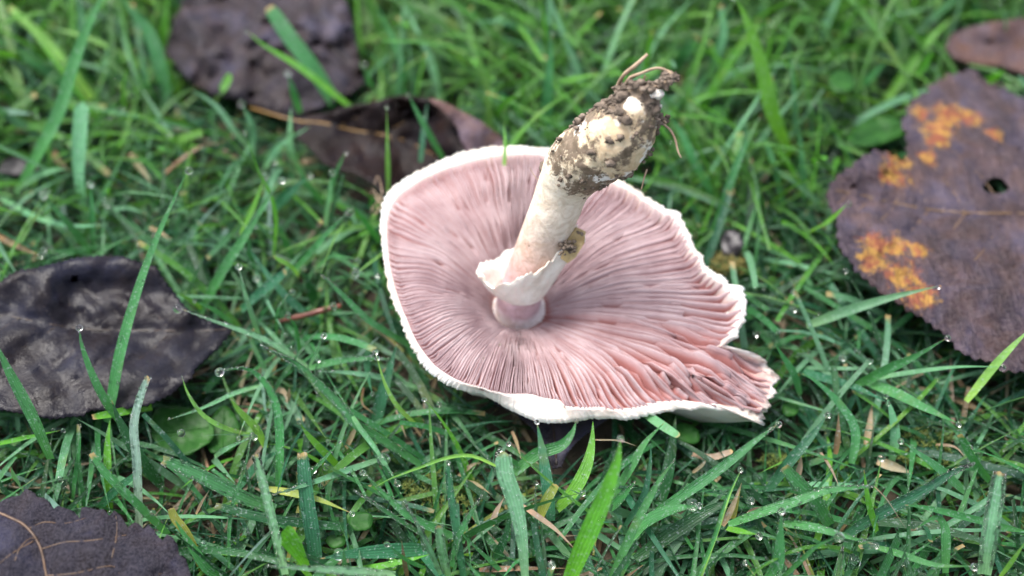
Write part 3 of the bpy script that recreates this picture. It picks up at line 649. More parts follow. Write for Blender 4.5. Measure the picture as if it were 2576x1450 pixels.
# big grey leaf at the back
L3 = tr('6', [(330, -330), (250, -120), (240, 20), (200, 100), (160, 200), (130, 300), (120, 370), (180, 430), (230, 500), (330, 580), (440, 640), (560, 660), (650, 690), (760, 720), (900, 760), (1030, 780), (1150, 740), (1250, 700), (1400, 620), (1480, 560), (1480, 500), (1440, 420), (1430, 330), (1400, 220), (1380, 100), (1340, 0), (1290, -150), (1100, -400), (700, -480)])
mid3 = tr('6', [(1470, 540), (1250, 330), (1000, 200), (700, 120), (420, -30), (330, -300)])
c3 = tr('6', [(300, 0, 1.7), (130, 350, 1.4), (500, 300, 1.75), (560, 420, 1.5), (800, 230, 1.9), (1100, 150, 2.1), (1350, 100, 2.0), (1400, 400, 1.5), (1450, 550, 1.2), (1000, 450, 1.3), (700, 560, 1.35), (1000, 740, 1.1), (400, 600, 1.2), (800, -300, 2.0)])
leaf("fallen_leaf", L3, c3, leaf_mat("leaf_slate", (0.005, 0.004, 0.005), (0.018, 0.014, 0.016), (0.085, 0.072, 0.078), 0.40, spots=[], fine=.3, bumps=.6),
     "broad slate grey leaf lying flat behind the curled leaf", mid3, clip_veins(auto_veins(mid3, 170, 190, 6), L3), M_VEIND, tooth=16, amp=6, wr=.3, grid=16, quilt=.12)
# curled dark leaf behind the cap: inner trough and the folded-back rim
L4 = tr('6', [(690, 735), (800, 738), (900, 778), (1000, 800), (1150, 790), (1270, 770), (1310, 740), (1450, 720), (1560, 700), (1650, 670), (1760, 655), (1860, 670), (1940, 682), (2010, 700), (2090, 810), (2140, 890), (2160, 970), (2195, 1035), (2150, 1120), (2000, 1230), (1850, 1330), (1700, 1390), (1600, 1350), (1560, 1280), (1430, 1200), (1300, 1170), (1200, 1130), (1100, 1020), (1010, 950), (1000, 850), (850, 790), (720, 760)])
mid4 = tr('6', [(700, 745), (1000, 832), (1200, 852), (1400, 900), (1600, 930), (1800, 985), (1980, 1080)])
c4 = tr('6', [(690, 735, 1.2), (1000, 800, 1.7), (1000, 840, 1.5), (1270, 770, 2.4), (1450, 720, 2.7), (1760, 655, 3.1), (1940, 682, 3.0), (2090, 810, 2.5), (2160, 970, 2.0), (1200, 850, 1.5), (1400, 900, 1.35), (1600, 930, 1.3), (1800, 985, 1.2), (1400, 800, 1.9), (1700, 800, 1.9), (1900, 850, 1.6), (1050, 960, 1.6), (1200, 1120, 1.65), (1430, 1195, 1.6), (1560, 1280, 1.5), (1300, 1050, 1.35), (1600, 1100, 1.2), (1800, 1200, 1.0), (2000, 1230, .9)])
M_CURL = leaf_mat("leaf_curled", (0.003, 0.002, 0.002), (0.008, 0.005, 0.005), (0.028, 0.017, 0.013), 0.3, fine=.2, bumps=.7)
curl, _ = leaf("fallen_leaf", L4, c4, M_CURL, "dark curled leaf with an ochre midrib and a folded-back pinkish edge, against the cap rim", mid4,
     clip_veins([np.array(tr('6', q))[:, :2] for q in ([(1580, 930), (1680, 890), (1780, 830), (1860, 770)], [(1300, 870), (1400, 830), (1480, 770)], [(1400, 905), (1470, 1000), (1500, 1100)], [(1650, 945), (1720, 1050), (1740, 1180)])], L4), plain("vein_ochre", (0.14, 0.075, 0.02), (0.26, 0.15, 0.04), .45), wr=.07, grid=12, mr=.035)
L4b = tr('6', [(1930, 684), (2010, 697), (2150, 768), (2300, 850), (2430, 950), (2460, 1010), (2380, 1100), (2280, 1140), (2180, 1100), (2195, 1035), (2150, 960), (2130, 880), (2060, 790)])
c4b = tr('6', [(1930, 684, 3.02), (2010, 697, 3.05), (2060, 790, 2.8), (2130, 880, 2.4), (2150, 960, 2.15), (2195, 1035, 1.9), (2300, 850, 2.5), (2430, 950, 1.9), (2460, 1010, 1.6), (2300, 1100, 1.5), (2220, 900, 2.65)])
leaf("folded_edge", L4b, c4b, leaf_mat("leaf_underside", (0.04, 0.026, 0.026), (0.085, 0.058, 0.056), (0.17, 0.12, 0.115), 0.5, fine=.5, bumps=.8), None, None, (), tooth=10, amp=3, wr=.05, grid=11, parent=curl, part="folded_edge")
# large mauve leaf with orange blotches
L5 = tr('7', [(760, 70), (720, 85), (650, 105), (570, 145), (560, 180), (520, 190), (480, 230), (470, 280), (445, 305), (470, 340), (480, 420), (465, 492), (440, 470), (390, 445), (340, 430), (280, 455), (230, 500), (180, 530), (130, 590), (125, 640), (140, 680), (170, 740), (165, 790), (190, 870), (230, 910), (250, 950), (310, 1000), (370, 1055), (440, 1090), (490, 1130), (550, 1160), (600, 1200), (650, 1230), (700, 1300), (760, 1330), (820, 1340), (900, 1385), (982, 1392), (1150, 1370), (1350, 1270), (1520, 1080), (1600, 850), (1560, 600), (1420, 400), (1200, 270), (982, 205), (930, 180), (860, 150), (800, 120)])
mid5 = tr('7', [(1590, 800), (1300, 740), (982, 705), (750, 702), (560, 685), (400, 655), (280, 625), (150, 600)])
c5 = tr('7', [(760, 70, 1.9), (480, 260, 1.9), (460, 480, 2.0), (350, 440, 2.7), (240, 500, 2.6), (140, 600, 2.3), (170, 760, 2.3), (300, 980, 2.2), (550, 1150, 2.0), (820, 1330, 1.9), (300, 620, 2.15), (560, 690, 2.0), (900, 705, 1.95), (700, 400, 2.15), (700, 900, 2.25), (1000, 400, 2.0), (1000, 1000, 2.1), (1400, 700, 2.1)])
hole5 = [(q[0], q[1]) for q in tr('7', [(860 + 55 * math.cos(a) * (1 + .2 * math.sin(3 * a)), 580 + 36 * math.sin(a)) for a in np.linspace(0, 2 * math.pi, 14, endpoint=False)])]
o5 = P(*np.clip(serrate(L5, 22, 5).mean(0), 0, (2576, 1450)), 2.0)
sp5 = []
for x, y, r in [(640, 290, 105), (590, 350, 95), (720, 300, 80), (590, 400, 70), (520, 260, 60), (395, 500, 85), (400, 570, 85), (345, 590, 45), (540, 470, 55), (320, 880, 90), (400, 880, 85), (420, 1000, 95), (300, 950, 80), (490, 890, 55), (500, 1080, 90), (840, 380, 55)]:
    q = (P(*tr('7', [(x, y)])[0], 2.1) - o5) * U; sp5.append((q[0], q[1], r / 1.7427 * 26 / K * U))
leaf("fallen_leaf", L5, c5, leaf_mat("leaf_mauve", (0.016, 0.011, 0.012), (0.046, 0.034, 0.036), (0.105, 0.083, 0.085), 0.45, spots=sp5, spot_cols=((0.29, 0.165, 0.04), (0.19, 0.065, 0.035)), fine=.45, bumps=1.0, hues=.9, ribs=.9),
     "large mauve brown leaf with orange blotches, a notched edge and a hole", mid5, clip_veins(auto_veins(mid5, 260, 260, 8, .7), L5), plain('vein_tan', (0.07, 0.04, 0.022), (0.17, 0.10, 0.05), .5), mr=.045, vr=.02, hole=hole5, tooth=24, amp=8, wr=.12, grid=14, quilt=.08)
# far corner leaf
L6 = [(2380, 120), (2395, 85), (2440, 70), (2500, 55), (2600, 45), (2800, 60), (2900, 130), (2820, 190), (2650, 195), (2576, 185), (2520, 165), (2450, 160), (2400, 145)]
leaf("fallen_leaf", L6, [(2380, 120, 1.4), (2500, 60, 1.9), (2576, 180, 1.2), (2450, 155, 1.2), (2600, 110, 1.7), (2850, 130, 1.5)], leaf_mat("leaf_tan_brown", (0.03, 0.017, 0.015), (0.065, 0.04, 0.034), (0.11, 0.075, 0.065), .5), "small tan brown leaf half sunk in the grass beyond the blotched leaf", [(2390, 125), (2500, 115), (2650, 120), (2850, 130)], tooth=14, amp=3, wr=.08)
# blue-black leaf pinned under the cap
L7 = [(1240, 1010), (1300, 1040), (1340, 1075), (1365, 1110), (1378, 1150), (1392, 1178), (1412, 1172), (1425, 1140), (1450, 1110), (1490, 1078), (1530, 1050), (1480, 1000), (1360, 980)]
leaf("fallen_leaf", L7, [(1240, 1010, .7), (1340, 1075, 1.15), (1392, 1178, 1.2), (1425, 1140, 1.2), (1490, 1078, 1.0), (1530, 1050, .9), (1380, 1060, .85), (1360, 980, .5)], leaf_mat("leaf_blue_black", (0.008, 0.008, 0.011), (0.018, 0.017, 0.022), (0.04, 0.035, 0.042), .28), "blue-black wet leaf sticking out from under the cap", [(1400, 1170), (1395, 1100), (1380, 1020)], vmat=M_VEIND, tooth=10, amp=3, wr=.05, grid=11, mr=.03)
# black scrap beside the moss
L8 = [(1812, 600), (1825, 582), (1845, 578), (1862, 590), (1872, 612), (1862, 640), (1840, 648), (1818, 640)]
leaf("rotten_leaf_scrap", L8, [(1812, 600, 1.0), (1845, 578, 1.6), (1872, 612, 1.3), (1840, 648, .8), (1840, 612, 1.5)], M_BLACK, "small black scrap of rotten leaf beside the brown moss", wr=.12, grid=9, th=.06, part="scrap")
L9 = [(10, 400), (40, 395), (75, 405), (100, 425), (70, 440), (30, 440), (-10, 430)]
leaf("rotten_leaf_scrap", L9, [(10, 400, .8), (75, 405, 1.0), (70, 440, .7), (-10, 430, .7)], M_BLACK, "dark leaf scrap deep between the pale blurred blades", wr=.1, grid=9, th=.06, part="scrap")

# broad weed and clover leaves
def weed(outl, zc, label, mid=None, cat="weed leaf", name="weed_leaf", group=None):
    c = np.array(outl, float).mean(0); ct = [(x, y, zc + rng.uniform(-.15, .15)) for x, y in outl[::3]] + [(c[0], c[1], zc - .15)]
    p, zf = leaf(name, outl, ct, M_WEED, label, mid, clip_veins(auto_veins(mid, 60, 60, 5), outl) if mid else (), M_WEED, wr=.05, grid=10, th=.03, mr=.03, cat=cat, group=group, quilt=.04)
    q = mid[0] if mid else (c[0], c[1]); a = P(q[0], q[1], float(zf(q[0], q[1])[0]))
    v, f = tube([a - [0, 0, .02], a + [.15, .2, -.4], [a[0] + .2, a[1] + .3, -.1]], [.035, .04, .045], 6, 9); mesh("leaf_stalk", v, f, M_WEED, p)
def ell(cx, cy, rx, ry, n=22, rot=0., wob=.06, notch=0):
    o = []
    for a in np.linspace(0, 2 * math.pi, n, endpoint=False):
        r = 1 + wob * math.sin(3 * a + cx) + wob * .6 * math.sin(5 * a + cy) - notch * math.exp(-((a - math.pi / 2) / .3) ** 2)
        x, y = rx * r * math.cos(a), ry * r * math.sin(a); o.append((cx + x * math.cos(rot) - y * math.sin(rot), cy + x * math.sin(rot) + y * math.cos(rot)))
    return o
weed(ell(455, 1082, 80, 62, rot=.2), .75, "broad oval green weed leaf under thin blades beside the wet dark leaf", [(380, 1090), (450, 1085), (525, 1075)])
weed(ell(560, 1085, 42, 60, rot=.2), .6, "dark green weed leaf tucked behind the broad oval one", [(560, 1140), (560, 1080), (565, 1030)])
weed(ell(2205, 332, 75, 34, rot=-.25), 1.3, "smooth green weed leaf behind the notch of the blotched leaf", [(2275, 315), (2205, 332), (2140, 352)])
weed(ell(908, 1312, 31, 26, notch=.25), 1.3, "round glossy clover leaf beside the dark striped blade", cat="clover leaf", name="clover_leaf")
weed(ell(845, 1362, 26, 17), 1.0, "small clover leaf hanging below the round glossy one", cat="clover leaf", name="clover_leaf")
weed(ell(1722, 1092, 40, 26, rot=.2, notch=.2), 1.0, "round clover leaf in the shade under the cap front", cat="clover leaf", name="clover_leaf")
weed(ell(1988, 1030, 22, 19, notch=.2), .9, "round clover leaf beyond the torn flap", cat="clover leaf", name="clover_leaf")
weed(ell(2118, 205, 34, 28), 2.2, "pale dewy weed leaf at the end of the arched blade", cat="weed leaf")
weed(ell(1800, 300, 26, 36, rot=.5), 1.5, "bright green weed leaf near the tall bright blade", cat="weed leaf")

# ------------------------------------------------------------------ grass
PAL = {'mid': (0.036, 0.152, 0.048), 'bright': (0.075, 0.24, 0.024), 'dark': (0.012, 0.062, 0.020), 'teal': (0.022, 0.105, 0.052),
       'pale': (0.10, 0.25, 0.13), 'blue': (0.15, 0.25, 0.21), 'yellow': (0.19, 0.23, 0.05), 'lime': (0.13, 0.30, 0.06),
       'straw': (0.20, 0.16, 0.105), 'rust': (0.13, 0.085, 0.05), 'fresh': (0.052, 0.165, 0.026)}
def ribbon(spine, width, blunt, fold=.22, roll=0., face=None):
    m = len(spine); t = np.linspace(0, 1, m); T_ = norm(np.gradient(spine, axis=0))
    N0 = norm(np.array([0, -.35, 1.0]) if face is None else face); W_ = norm(np.cross(T_, N0)); N_ = np.cross(W_, T_)
    cr, sr_ = math.cos(roll), math.sin(roll); W_, N_ = W_ * cr + N_ * sr_, N_ * cr - W_ * sr_
    prof = (.62 + .38 * np.sin(np.pi * np.clip(t * .9 + .1, 0, 1)) ** .6) if blunt else (.6 + .4 * np.sin(np.pi * np.minimum(1, t * 1.1) ** .8)) * (1 - t ** 2.4) ** .8
    if blunt == 2: prof = (.45 + .55 * sstep(0, .6, t)) * np.sqrt(np.clip(1 - ((t - .90) / .101).clip(0, 1) ** 2, .0, 1))
    w_ = (width * .5 * prof)[:, None]
    v = np.concatenate([spine + W_ * w_ + N_ * w_ * fold, spine + W_ * w_ * .5 + N_ * w_ * fold * .35, spine - N_ * w_ * .02, spine - W_ * w_ * .5 + N_ * w_ * fold * .35, spine - W_ * w_ + N_ * w_ * fold])
    f = [[k * m + i, (k + 1) * m + i, (k + 1) * m + i + 1, k * m + i + 1] for k in range(4) for i in range(m - 1)]
    uv = np.concatenate([np.stack([np.full(m, k / 4), t], 1) for k in range(5)])
    if blunt == 1:                                     # a mown tip is cut ragged
        j = rng.uniform(-.09, .09, 5) * width
        for k in range(5): v[k * m + m - 1] += T_[-1] * j[k]
    return v, f, uv
DROPS, BEADS, NEAR = [], [], []
HGRID = np.full((200, 340), 0.0)         # how far away the single blades lie, so that the lawn does not bury them
SL = 'straw'
def blade(reg, pts, w_, col, z0, z1, blunt=0, label=None, group=None, drop=0, bead=0, fold=.2, roll=None, name="grass_blade", dry=None, pw=.8):
    q = tr(reg, pts); w_ = w_ / REG[reg][0]; m = len(q)
    cum = np.concatenate([[0], np.cumsum([math.hypot(b[0] - a[0], b[1] - a[1]) for a, b in zip(q[:-1], q[1:])])]); cum /= cum[-1]
    p3 = np.array([P(x[0], x[1], x[2] if len(x) > 2 else z0 + (z1 - z0) * c ** pw) for x, c in zip(q, cum)])
    s = catmull(p3, 16); s += .012 * np.array([[n3(*(x * .9 + k)) for k in (1, 5, 9)] for x in s])
    NEAR.append(s)
    width = 1.12 * w_ * np.mean([proj(x)[2] for x in p3]) / K
    v, f, uv = ribbon(s, width, blunt, fold, rng.normal() * .25 if roll is None else roll)
    dn_ = catmull(s, 90); hu, hv, hd_ = proj(dn_); r_ = int(max(0, w_ * .35 // 8))
    for a_, b_, d_ in zip(((hu + 64) // 8).astype(int), ((hv + 64) // 8).astype(int), hd_):
        if 0 <= a_ < 340 and 0 <= b_ < 200:
            sl_ = HGRID[max(0, b_ - r_):b_ + r_ + 1, max(0, a_ - r_):a_ + r_ + 1]; sl_[...] = np.maximum(sl_, d_)
    c = np.array(PAL[col]) * rng.uniform(.92, 1.08, 3) * 1.3
    a = rng.choice([.0, .6, 1.0]) if dry is None else dry
    o = mesh(name, v, f, M_GRASS, None, s[0], uv, np.tile([*c, a], (len(v), 1)))
    tag(o, label or words(q, w_, col, blunt, drop), "grass blade", group or (None if label else "single grass blades rising from the lawn"))
    if label == SL: o["label"] = f"withered {HUE[col]} straw {'of stubby shape ' if cum[-1] and abs(q[0][0] - q[-1][0]) + abs(q[0][1] - q[-1][1]) < 50 else ''}lying {nearest(q[-1][0], q[-1][1])}"
    if not drop and name == 'grass_blade' and blunt == 0 and rng.random() < .4: drop = rng.uniform(.08, .13)
    if drop: DROPS.append((s[-1] + norm(s[-1] - s[-3]) * drop * .3 + [0, 0, -.3 * drop], drop))
    for _ in range(int(bead * 1.6)):
        i = rng.integers(1, 15); u = rng.choice([-1, 1]) * rng.uniform(.2, 1.0) ** .5; k = {True: 0, False: 4}[u > 0]
        ctr = v[2 * 16 + i]; e = v[k * 16 + i]; t_ = rng.random()
        BEADS.append((ctr + (e - ctr) * abs(u) + (s[min(i + 1, 15)] - s[i]) * t_ + [0, 0, .012], rng.uniform(.010, .027)))
    return o
B_ = blade
MARKS = [((290, 850), "wet dark leaf"), ((150, 1350), "coarse-toothed leaf"), ((660, 130), "slate grey leaf"), ((1000, 330), "curled leaf"), ((1920, 980), "torn flap"), ((1600, 300), "stem bulb"), ((2330, 600), "blotched leaf"), ((2500, 110), "tan brown leaf"), ((1400, 1130), "blue-black leaf"), ((775, 790), "red twig"), ((1840, 650), "brown moss"), ((908, 1312), "round glossy clover leaf"), ((1290, 1270), "spoon-tipped blade"), ((2500, 1300), "dew-fringed mown blade"), ((1500, 1270), "tall bright blade by the cap"), ((455, 1082), "broad oval weed leaf"), ((203, 420), "round-tipped pale blade"), ((1920, 150), "tall arching blade"), ((950, 520), "root hairs"), ((600, 1300), "slantwise mown blade"), ((2100, 1260), "thread-tipped blade"), ((860, 1000), "arching dew-edged blade"), ((640, 560), "wide straight blade")]
HUE = {'mid': 'green', 'bright': 'bright green', 'dark': 'dark green', 'teal': 'blue-green', 'pale': 'pale dewy', 'blue': 'frosted pale', 'yellow': 'yellow-green', 'lime': 'light green', 'straw': 'tan', 'rust': 'rusty'}
def nearest(x, y):
    d, n_ = min((math.hypot(x - a, y - b), t) for (a, b), t in MARKS); return ("beside the " if d < 150 else "nearest the ") + n_
def words(q, w_, col, blunt, drop):
    L_ = sum(math.hypot(b[0] - a[0], b[1] - a[1]) for a, b in zip(q[:-1], q[1:])); turn = math.hypot(q[-1][0] - q[0][0], q[-1][1] - q[0][1]) / L_
    return f"{'wide' if w_ > 24 else 'narrow' if w_ < 14 else 'medium'} {HUE[col]} {'curved ' if turn < .97 else ''}grass blade {'tipped by a droplet ' if drop else 'with a cut end ' if blunt == 1 else ''}{nearest(q[-1][0], q[-1][1])}"
# over and round the wet dark leaf
B_('F', [(268, 1062), (282, 1000), (300, 900), (335, 770), (378, 640), (430, 520), (472, 430)], 27, 'mid', 1.3, 4.8, 0, "tall upright blade crossing the wet dark leaf, a droplet at its tip", drop=.15, bead=40, dry=0)
B_('4', [(400, 1700), (290, 1450), (180, 1230), (80, 1040), (0, 880), (-60, 760)], 92, 'mid', 1.6, 4.0, 0, "broad soft blade leaning over the lower edge of the wet dark leaf", bead=40)
B_('4', [(960, 1450), (820, 1250), (720, 1050), (640, 830), (615, 690)], 62, 'mid', 1.5, 3.6, 0, "short pointed blade lying across the middle of the wet dark leaf", bead=30, dry=0)
B_('5', [(1040, 900), (1030, 600), (1015, 300), (1000, 60), (1050, -150), (1105, -290)], 66, 'blue', .9, 3.4, 1, "pale dew-covered blade with a split dry end beside the wet dark leaf", bead=150, dry=1)
B_('5', [(1250, 880), (1050, 680), (900, 540), (780, 420), (680, 280)], 58, 'mid', 1.2, 2.9, 1, "blade with a ragged brown cut end above the coarse-toothed leaf", bead=30, dry=1)
B_('4', [(1180, 1300), (1040, 1318), (900, 1345), (720, 1378)], 58, 'bright', 1.2, 1.9, 1, "short cut blade poking out from under the wet dark leaf", dry=1)
B_('5', [(1200, 520), (1060, 350), (960, 180), (880, 20), (830, -120)], 88, 'dark', .6, 2.4, 0)
B_('5', [(1520, 1180), (1400, 900), (1300, 760), (1270, 690)], 60, 'yellow', .5, 1.8, 1)
B_('5', [(-60, 215), (200, 160), (460, 105)], 32, 'bright', 1.2, 1.9, 0)
B_('5', [(820, 720), (800, 430), (800, 180), (820, 20)], 60, 'bright', .4, 2.0, 0)
B_('5', [(740, 690), (830, 580), (990, 450), (1060, 380)], 60, 'teal', .7, 1.8, 0)
B_('5', [(540, 620), (560, 450), (590, 250), (600, 110)], 40, 'mid', .5, 2.0, 0)
B_('5', [(180, 560), (130, 480), (80, 380)], 90, 'pale', 1.2, 2.3, 0)
# left, towards the back
B_('A', [(90, 1100), (230, 850), (340, 620), (430, 330), (500, 150), (570, 0), (610, -90)], 74, 'mid', .6, 5.2, 0, "very long blurred blade leaning far over the dewy grass")
B_('A', [(495, 1250), (452, 1050), (448, 850), (455, 700), (467, 580)], 72, 'pale', .8, 3.2, 2, "broad pale dew-whitened blade with a rounded tip", bead=40, dry=0)
B_('C', [(700, 660), (718, 450), (700, 310), (660, 190), (600, 80), (505, -180)], 30, 'bright', 1.0, 4.4, 0, "thin bright green blade curving up to a fine point", dry=0)
B_('C', [(200, 1040), (350, 760), (480, 560), (620, 330), (745, 140)], 66, 'mid', .9, 3.4, 0, "wide straight blade with a droplet hanging at its tip", drop=.15, bead=60, dry=0)
B_('C', [(470, 520), (560, 330), (640, 110)], 42, 'lime', 1.2, 3.3, 0, "yellowish blade beside the wide straight one, droplet on top", drop=.16)
B_('A', [(1400, 830), (1320, 735), (1240, 620), (1150, 550), (1075, 510)], 34, 'pale', 1.2, 2.8, 0)
B_('A', [(2040, 650), (1800, 460), (1650, 350), (1500, 260), (1395, 175)], 38, 'bright', 1.4, 3.4, 0, "dark-tipped green blade arching across the slate grey leaf", dry=1)
B_('A', [(1900, 590), (1780, 400), (1650, 230), (1570, 110), (1520, 45)], 80, 'mid', 1.2, 3.3, 1, "wide flat blade with a cut end over the slate grey leaf", dry=1)
B_('A', [(1100, 900), (980, 790), (860, 690), (700, 620)], 30, 'lime', .8, 2.6, 0)
B_('A', [(440, 540), (250, 380), (100, 290), (-30, 210)], 65, 'mid', .9, 2.6, 0)
B_('A', [(520, 560), (400, 400), (280, 250), (180, 160), (50, 40)], 48, 'lime', 1.0, 3.0, 1)
B_('A', [(960, 620), (900, 350), (840, 180), (760, 80), (660, -40)], 72, 'mid', .5, 3.2, 0)
B_('A', [(1020, 560), (960, 430), (900, 330), (790, 170)], 50, 'bright', .5, 2.4, 0)
B_('A', [(925, 320), (930, 150), (955, -40)], 60, 'bright', .6, 2.6, 0)
B_('A', [(-60, 625), (60, 632), (190, 645)], 36, 'blue', 1.5, 2.2, 0, drop=.17)
B_('A', [(470, 480), (450, 260), (460, 120), (440, -30)], 60, 'pale', .5, 2.6, 0)
B_('A', [(1220, 560), (1270, 490), (1310, 430)], 60, 'lime', .9, 2.2, 1)
B_('A', [(1700, 640), (1660, 520), (1630, 420)], 42, 'mid', 1.4, 2.6, 0, drop=.15)
B_('A', [(1430, 900), (1430, 730), (1370, 590)], 48, 'pale', 1.0, 2.6, 0, drop=.17)
B_('A', [(1720, 1000), (1650, 850), (1645, 700), (1650, 600)], 36, 'pale', .8, 2.6, 0)
B_('A', [(1500, 950), (1580, 830), (1760, 715)], 36, 'pale', 1.0, 2.2, 0)
B_('A', [(0, 1120), (200, 1230), (420, 1280), (620, 1270)], 34, 'pale', .8, 1.9, 0, bead=20)
B_('A', [(540, 1240), (620, 1200), (720, 1180), (830, 1215)], 36, 'pale', .8, 1.9, 0, bead=20)
B_('A', [(520, 1430), (380, 1260), (250, 1110)], 40, 'mid', 1.0, 2.6, 0, drop=.18)
B_('A', [(520, 1440), (430, 1425), (250, 1410)], 22, 'mid', 1.2, 2.2, 0, drop=.14)
B_('A', [(530, 1420), (525, 1200), (510, 1050)], 46, 'mid', .8, 2.6, 0, drop=.15)
B_('A', [(80, 1080), (200, 1000), (300, 965), (390, 960)], 40, 'pale', .8, 1.9, 0)
# between the wet leaf and the cap
B_('C', [(830, 760), (960, 620), (1080, 480), (1210, 355)], 46, 'mid', 1.2, 3.0, 0, "straight blade slanting towards the cap rim with a droplet", drop=.18, bead=60)
B_('C', [(612, 1240), (550, 1040), (500, 880), (465, 730)], 36, 'pale', 1.3, 3.2, 0, drop=.13, bead=60)
B_('C', [(930, 1410), (760, 1290), (600, 1210), (420, 1140), (250, 1080), (60, 1010)], 48, 'pale', 1.2, 2.9, 0, "long dewy blade reaching over the tip of the wet dark leaf", drop=.17, bead=120)
B_('C', [(1640, 1275), (1480, 1180), (1330, 1080), (1180, 930), (1080, 830), (1015, 780)], 46, 'mid', 1.0, 2.9, 0, "dewy blade sloping from under the cap rim", bead=100)
B_('C', [(1020, 1110), (850, 990), (720, 860), (600, 700), (530, 590)], 50, 'teal', .8, 2.2, 0)
B_('C', [(480, 1020), (640, 880), (780, 760)], 62, 'teal', 1.0, 2.3, 1, dry=1, bead=30)
B_('C', [(870, 790), (800, 720), (700, 665)], 48, 'lime', 1.4, 2.6, 1, dry=.6)
B_('C', [(720, 1200), (720, 1060), (760, 970), (820, 900)], 22, 'mid', 1.0, 2.5, 0, drop=.13, bead=20)
B_('C', [(940, 1420), (1000, 1280), (1035, 1195)], 24, 'pale', 1.3, 2.7, 0, drop=.12, bead=40)
B_('C', [(1050, 450), (1080, 250), (1092, 90)], 44, 'pale', 1.0, 2.7, 0, drop=.14)
B_('C', [(1080, 300), (1130, 80), (1190, -50)], 26, 'mid', 1.0, 2.8, 0)
B_('C', [(1478, 240), (1480, 80), (1472, -120), (1468, -355)], 32, 'lime', 1.4, 4.4, 0, "upright blade standing behind the cap rim before the curled leaf", dry=0)
B_('C', [(700, 330), (800, 230), (940, 105)], 66, 'teal', 1.2, 2.3, 0, dry=1)
B_('C', [(860, 0), (900, 130), (940, 180), (1040, 300)][::-1], 40, 'mid', .9, 2.2, 0)
B_('C', [(1440, 640), (1330, 720), (1260, 770)], 20, 'lime', 1.6, 2.3, 0, drop=.15)
B_('C', [(980, 750), (1080, 660), (1180, 660), (1265, 680)], 26, 'mid', 1.2, 2.3, 0, drop=.13)
B_('C', [(1000, 1010), (950, 880), (910, 740)], 70, 'dark', .5, 1.7, 0)
B_('C', [(1420, 560), (1320, 420), (1240, 310)], 40, 'mid', 1.0, 2.5, 0)
B_('C', [(570, 790), (540, 650), (530, 520)], 50, 'mid', .6, 1.9, 0)
B_('C', [(820, 660), (770, 520), (730, 420)], 50, 'mid', .7, 1.9, 0)
B_('C', [(210, 1010), (120, 950), (40, 905)], 36, 'bright', 1.2, 2.0, 0)
B_('C', [(420, 1110), (290, 1020), (165, 960)], 36, 'mid', 1.4, 2.4, 0)
B_('C', [(880, 1310), (850, 1150), (800, 1060)], 28, 'mid', 1.0, 2.2, 0, drop=.12)
# front, left of the cap
B_('E', [(680, 905), (690, 740), (690, 520), (660, 350), (590, 220), (480, 140), (320, 152)], 58, 'mid', 1.0, 3.3, 0, "blade bent over like a hook with a round droplet at its tip", drop=.16, bead=120, dry=0)
B_('E', [(1580, 745), (1350, 600), (1170, 490), (1080, 380), (960, 260), (800, 110), (700, 60), (570, -10)], 60, 'mid', 1.0, 3.3, 0, "long arching blade edged with fine dew below the cap rim", bead=260, dry=0)
B_('E', [(1150, 440), (1200, 520), (1290, 640), (1370, 760), (1425, 850)], 34, 'pale', 2.2, 1.6, 0, "drooping blade end carrying a large hanging drop", bead=40)
B_('E', [(2070, 760), (1900, 690), (1740, 705), (1580, 760), (1400, 830), (1290, 890)], 22, 'lime', 1.3, 2.0, 0, "thin yellow-green stem arching between two blades", fold=.5)
B_('E', [(725, 1440), (670, 1200), (610, 960), (560, 770), (540, 680)], 54, 'pale', 1.4, 3.0, 1, "dewy mown blade standing in front of the dark teal ones", bead=200, dry=1)
B_('E', [(925, 1400), (890, 1150), (850, 900), (830, 670)], 84, 'teal', .7, 2.3, 1, "wide dark teal blade with a square dry cut end", dry=1, bead=30)
B_('E', [(660, 1030), (450, 950), (250, 850), (100, 780), (-55, 718)], 80, 'mid', 1.1, 2.6, 1, "wide mown blade lying slantwise above the dark striped one", dry=.6, bead=160)
B_('E', [(1160, 1150), (800, 1120), (550, 1080), (280, 1010)], 62, 'dark', 1.0, 1.9, 1, "dark green folded blade with pale stripes lying flat", fold=.5, dry=.3)
B_('E', [(870, 1410), (800, 1290), (740, 1200), (697, 1178)], 105, 'bright', 1.2, 2.6, 2, "short broad bright green blade with a rounded tip", dry=0, fold=.35)
B_('E', [(1090, 785), (960, 660), (870, 560), (815, 480)], 44, 'bright', 1.0, 2.4, 0)
B_('E', [(790, 925), (900, 790), (1000, 680), (1080, 598)], 24, 'mid', 1.2, 2.5, 0, bead=40)
B_('E', [(1310, 715), (1100, 790), (860, 870), (640, 938)], 40, 'pale', 1.2, 2.2, 0, dry=1, bead=80)
B_('E', [(610, 895), (800, 930), (950, 970), (1138, 1052)], 46, 'yellow', 1.3, 1.7, 0, "yellowing blade with a rusty withered tip", dry=1)
B_('E', [(1600, 1195), (1430, 1090), (1280, 990), (1158, 908)], 36, 'mid', 1.0, 2.5, 0, bead=120)
B_('E', [(1860, 1230), (1650, 1140), (1480, 1050), (1350, 930), (1220, 800)], 52, 'mid', .8, 2.1, 0, bead=80)
B_('E', [(1710, 1450), (1640, 1290), (1560, 1130), (1482, 995)], 30, 'pale', 1.3, 2.9, 0, "thin blade fringed with dew, droplet on the point", drop=.12, bead=160)
B_('E', [(1750, 1450), (1710, 1280), (1690, 1130)], 52, 'pale', 1.2, 2.4, 1, bead=100, dry=1)
B_('E', [(1850, 1460), (1810, 1200), (1770, 950), (1750, 755)], 44, 'teal', .9, 2.6, 1, bead=80)
B_('E', [(1775, 1390), (1820, 1200), (1900, 1050), (1975, 935)], 42, 'mid', 1.1, 2.4, 0, bead=100)
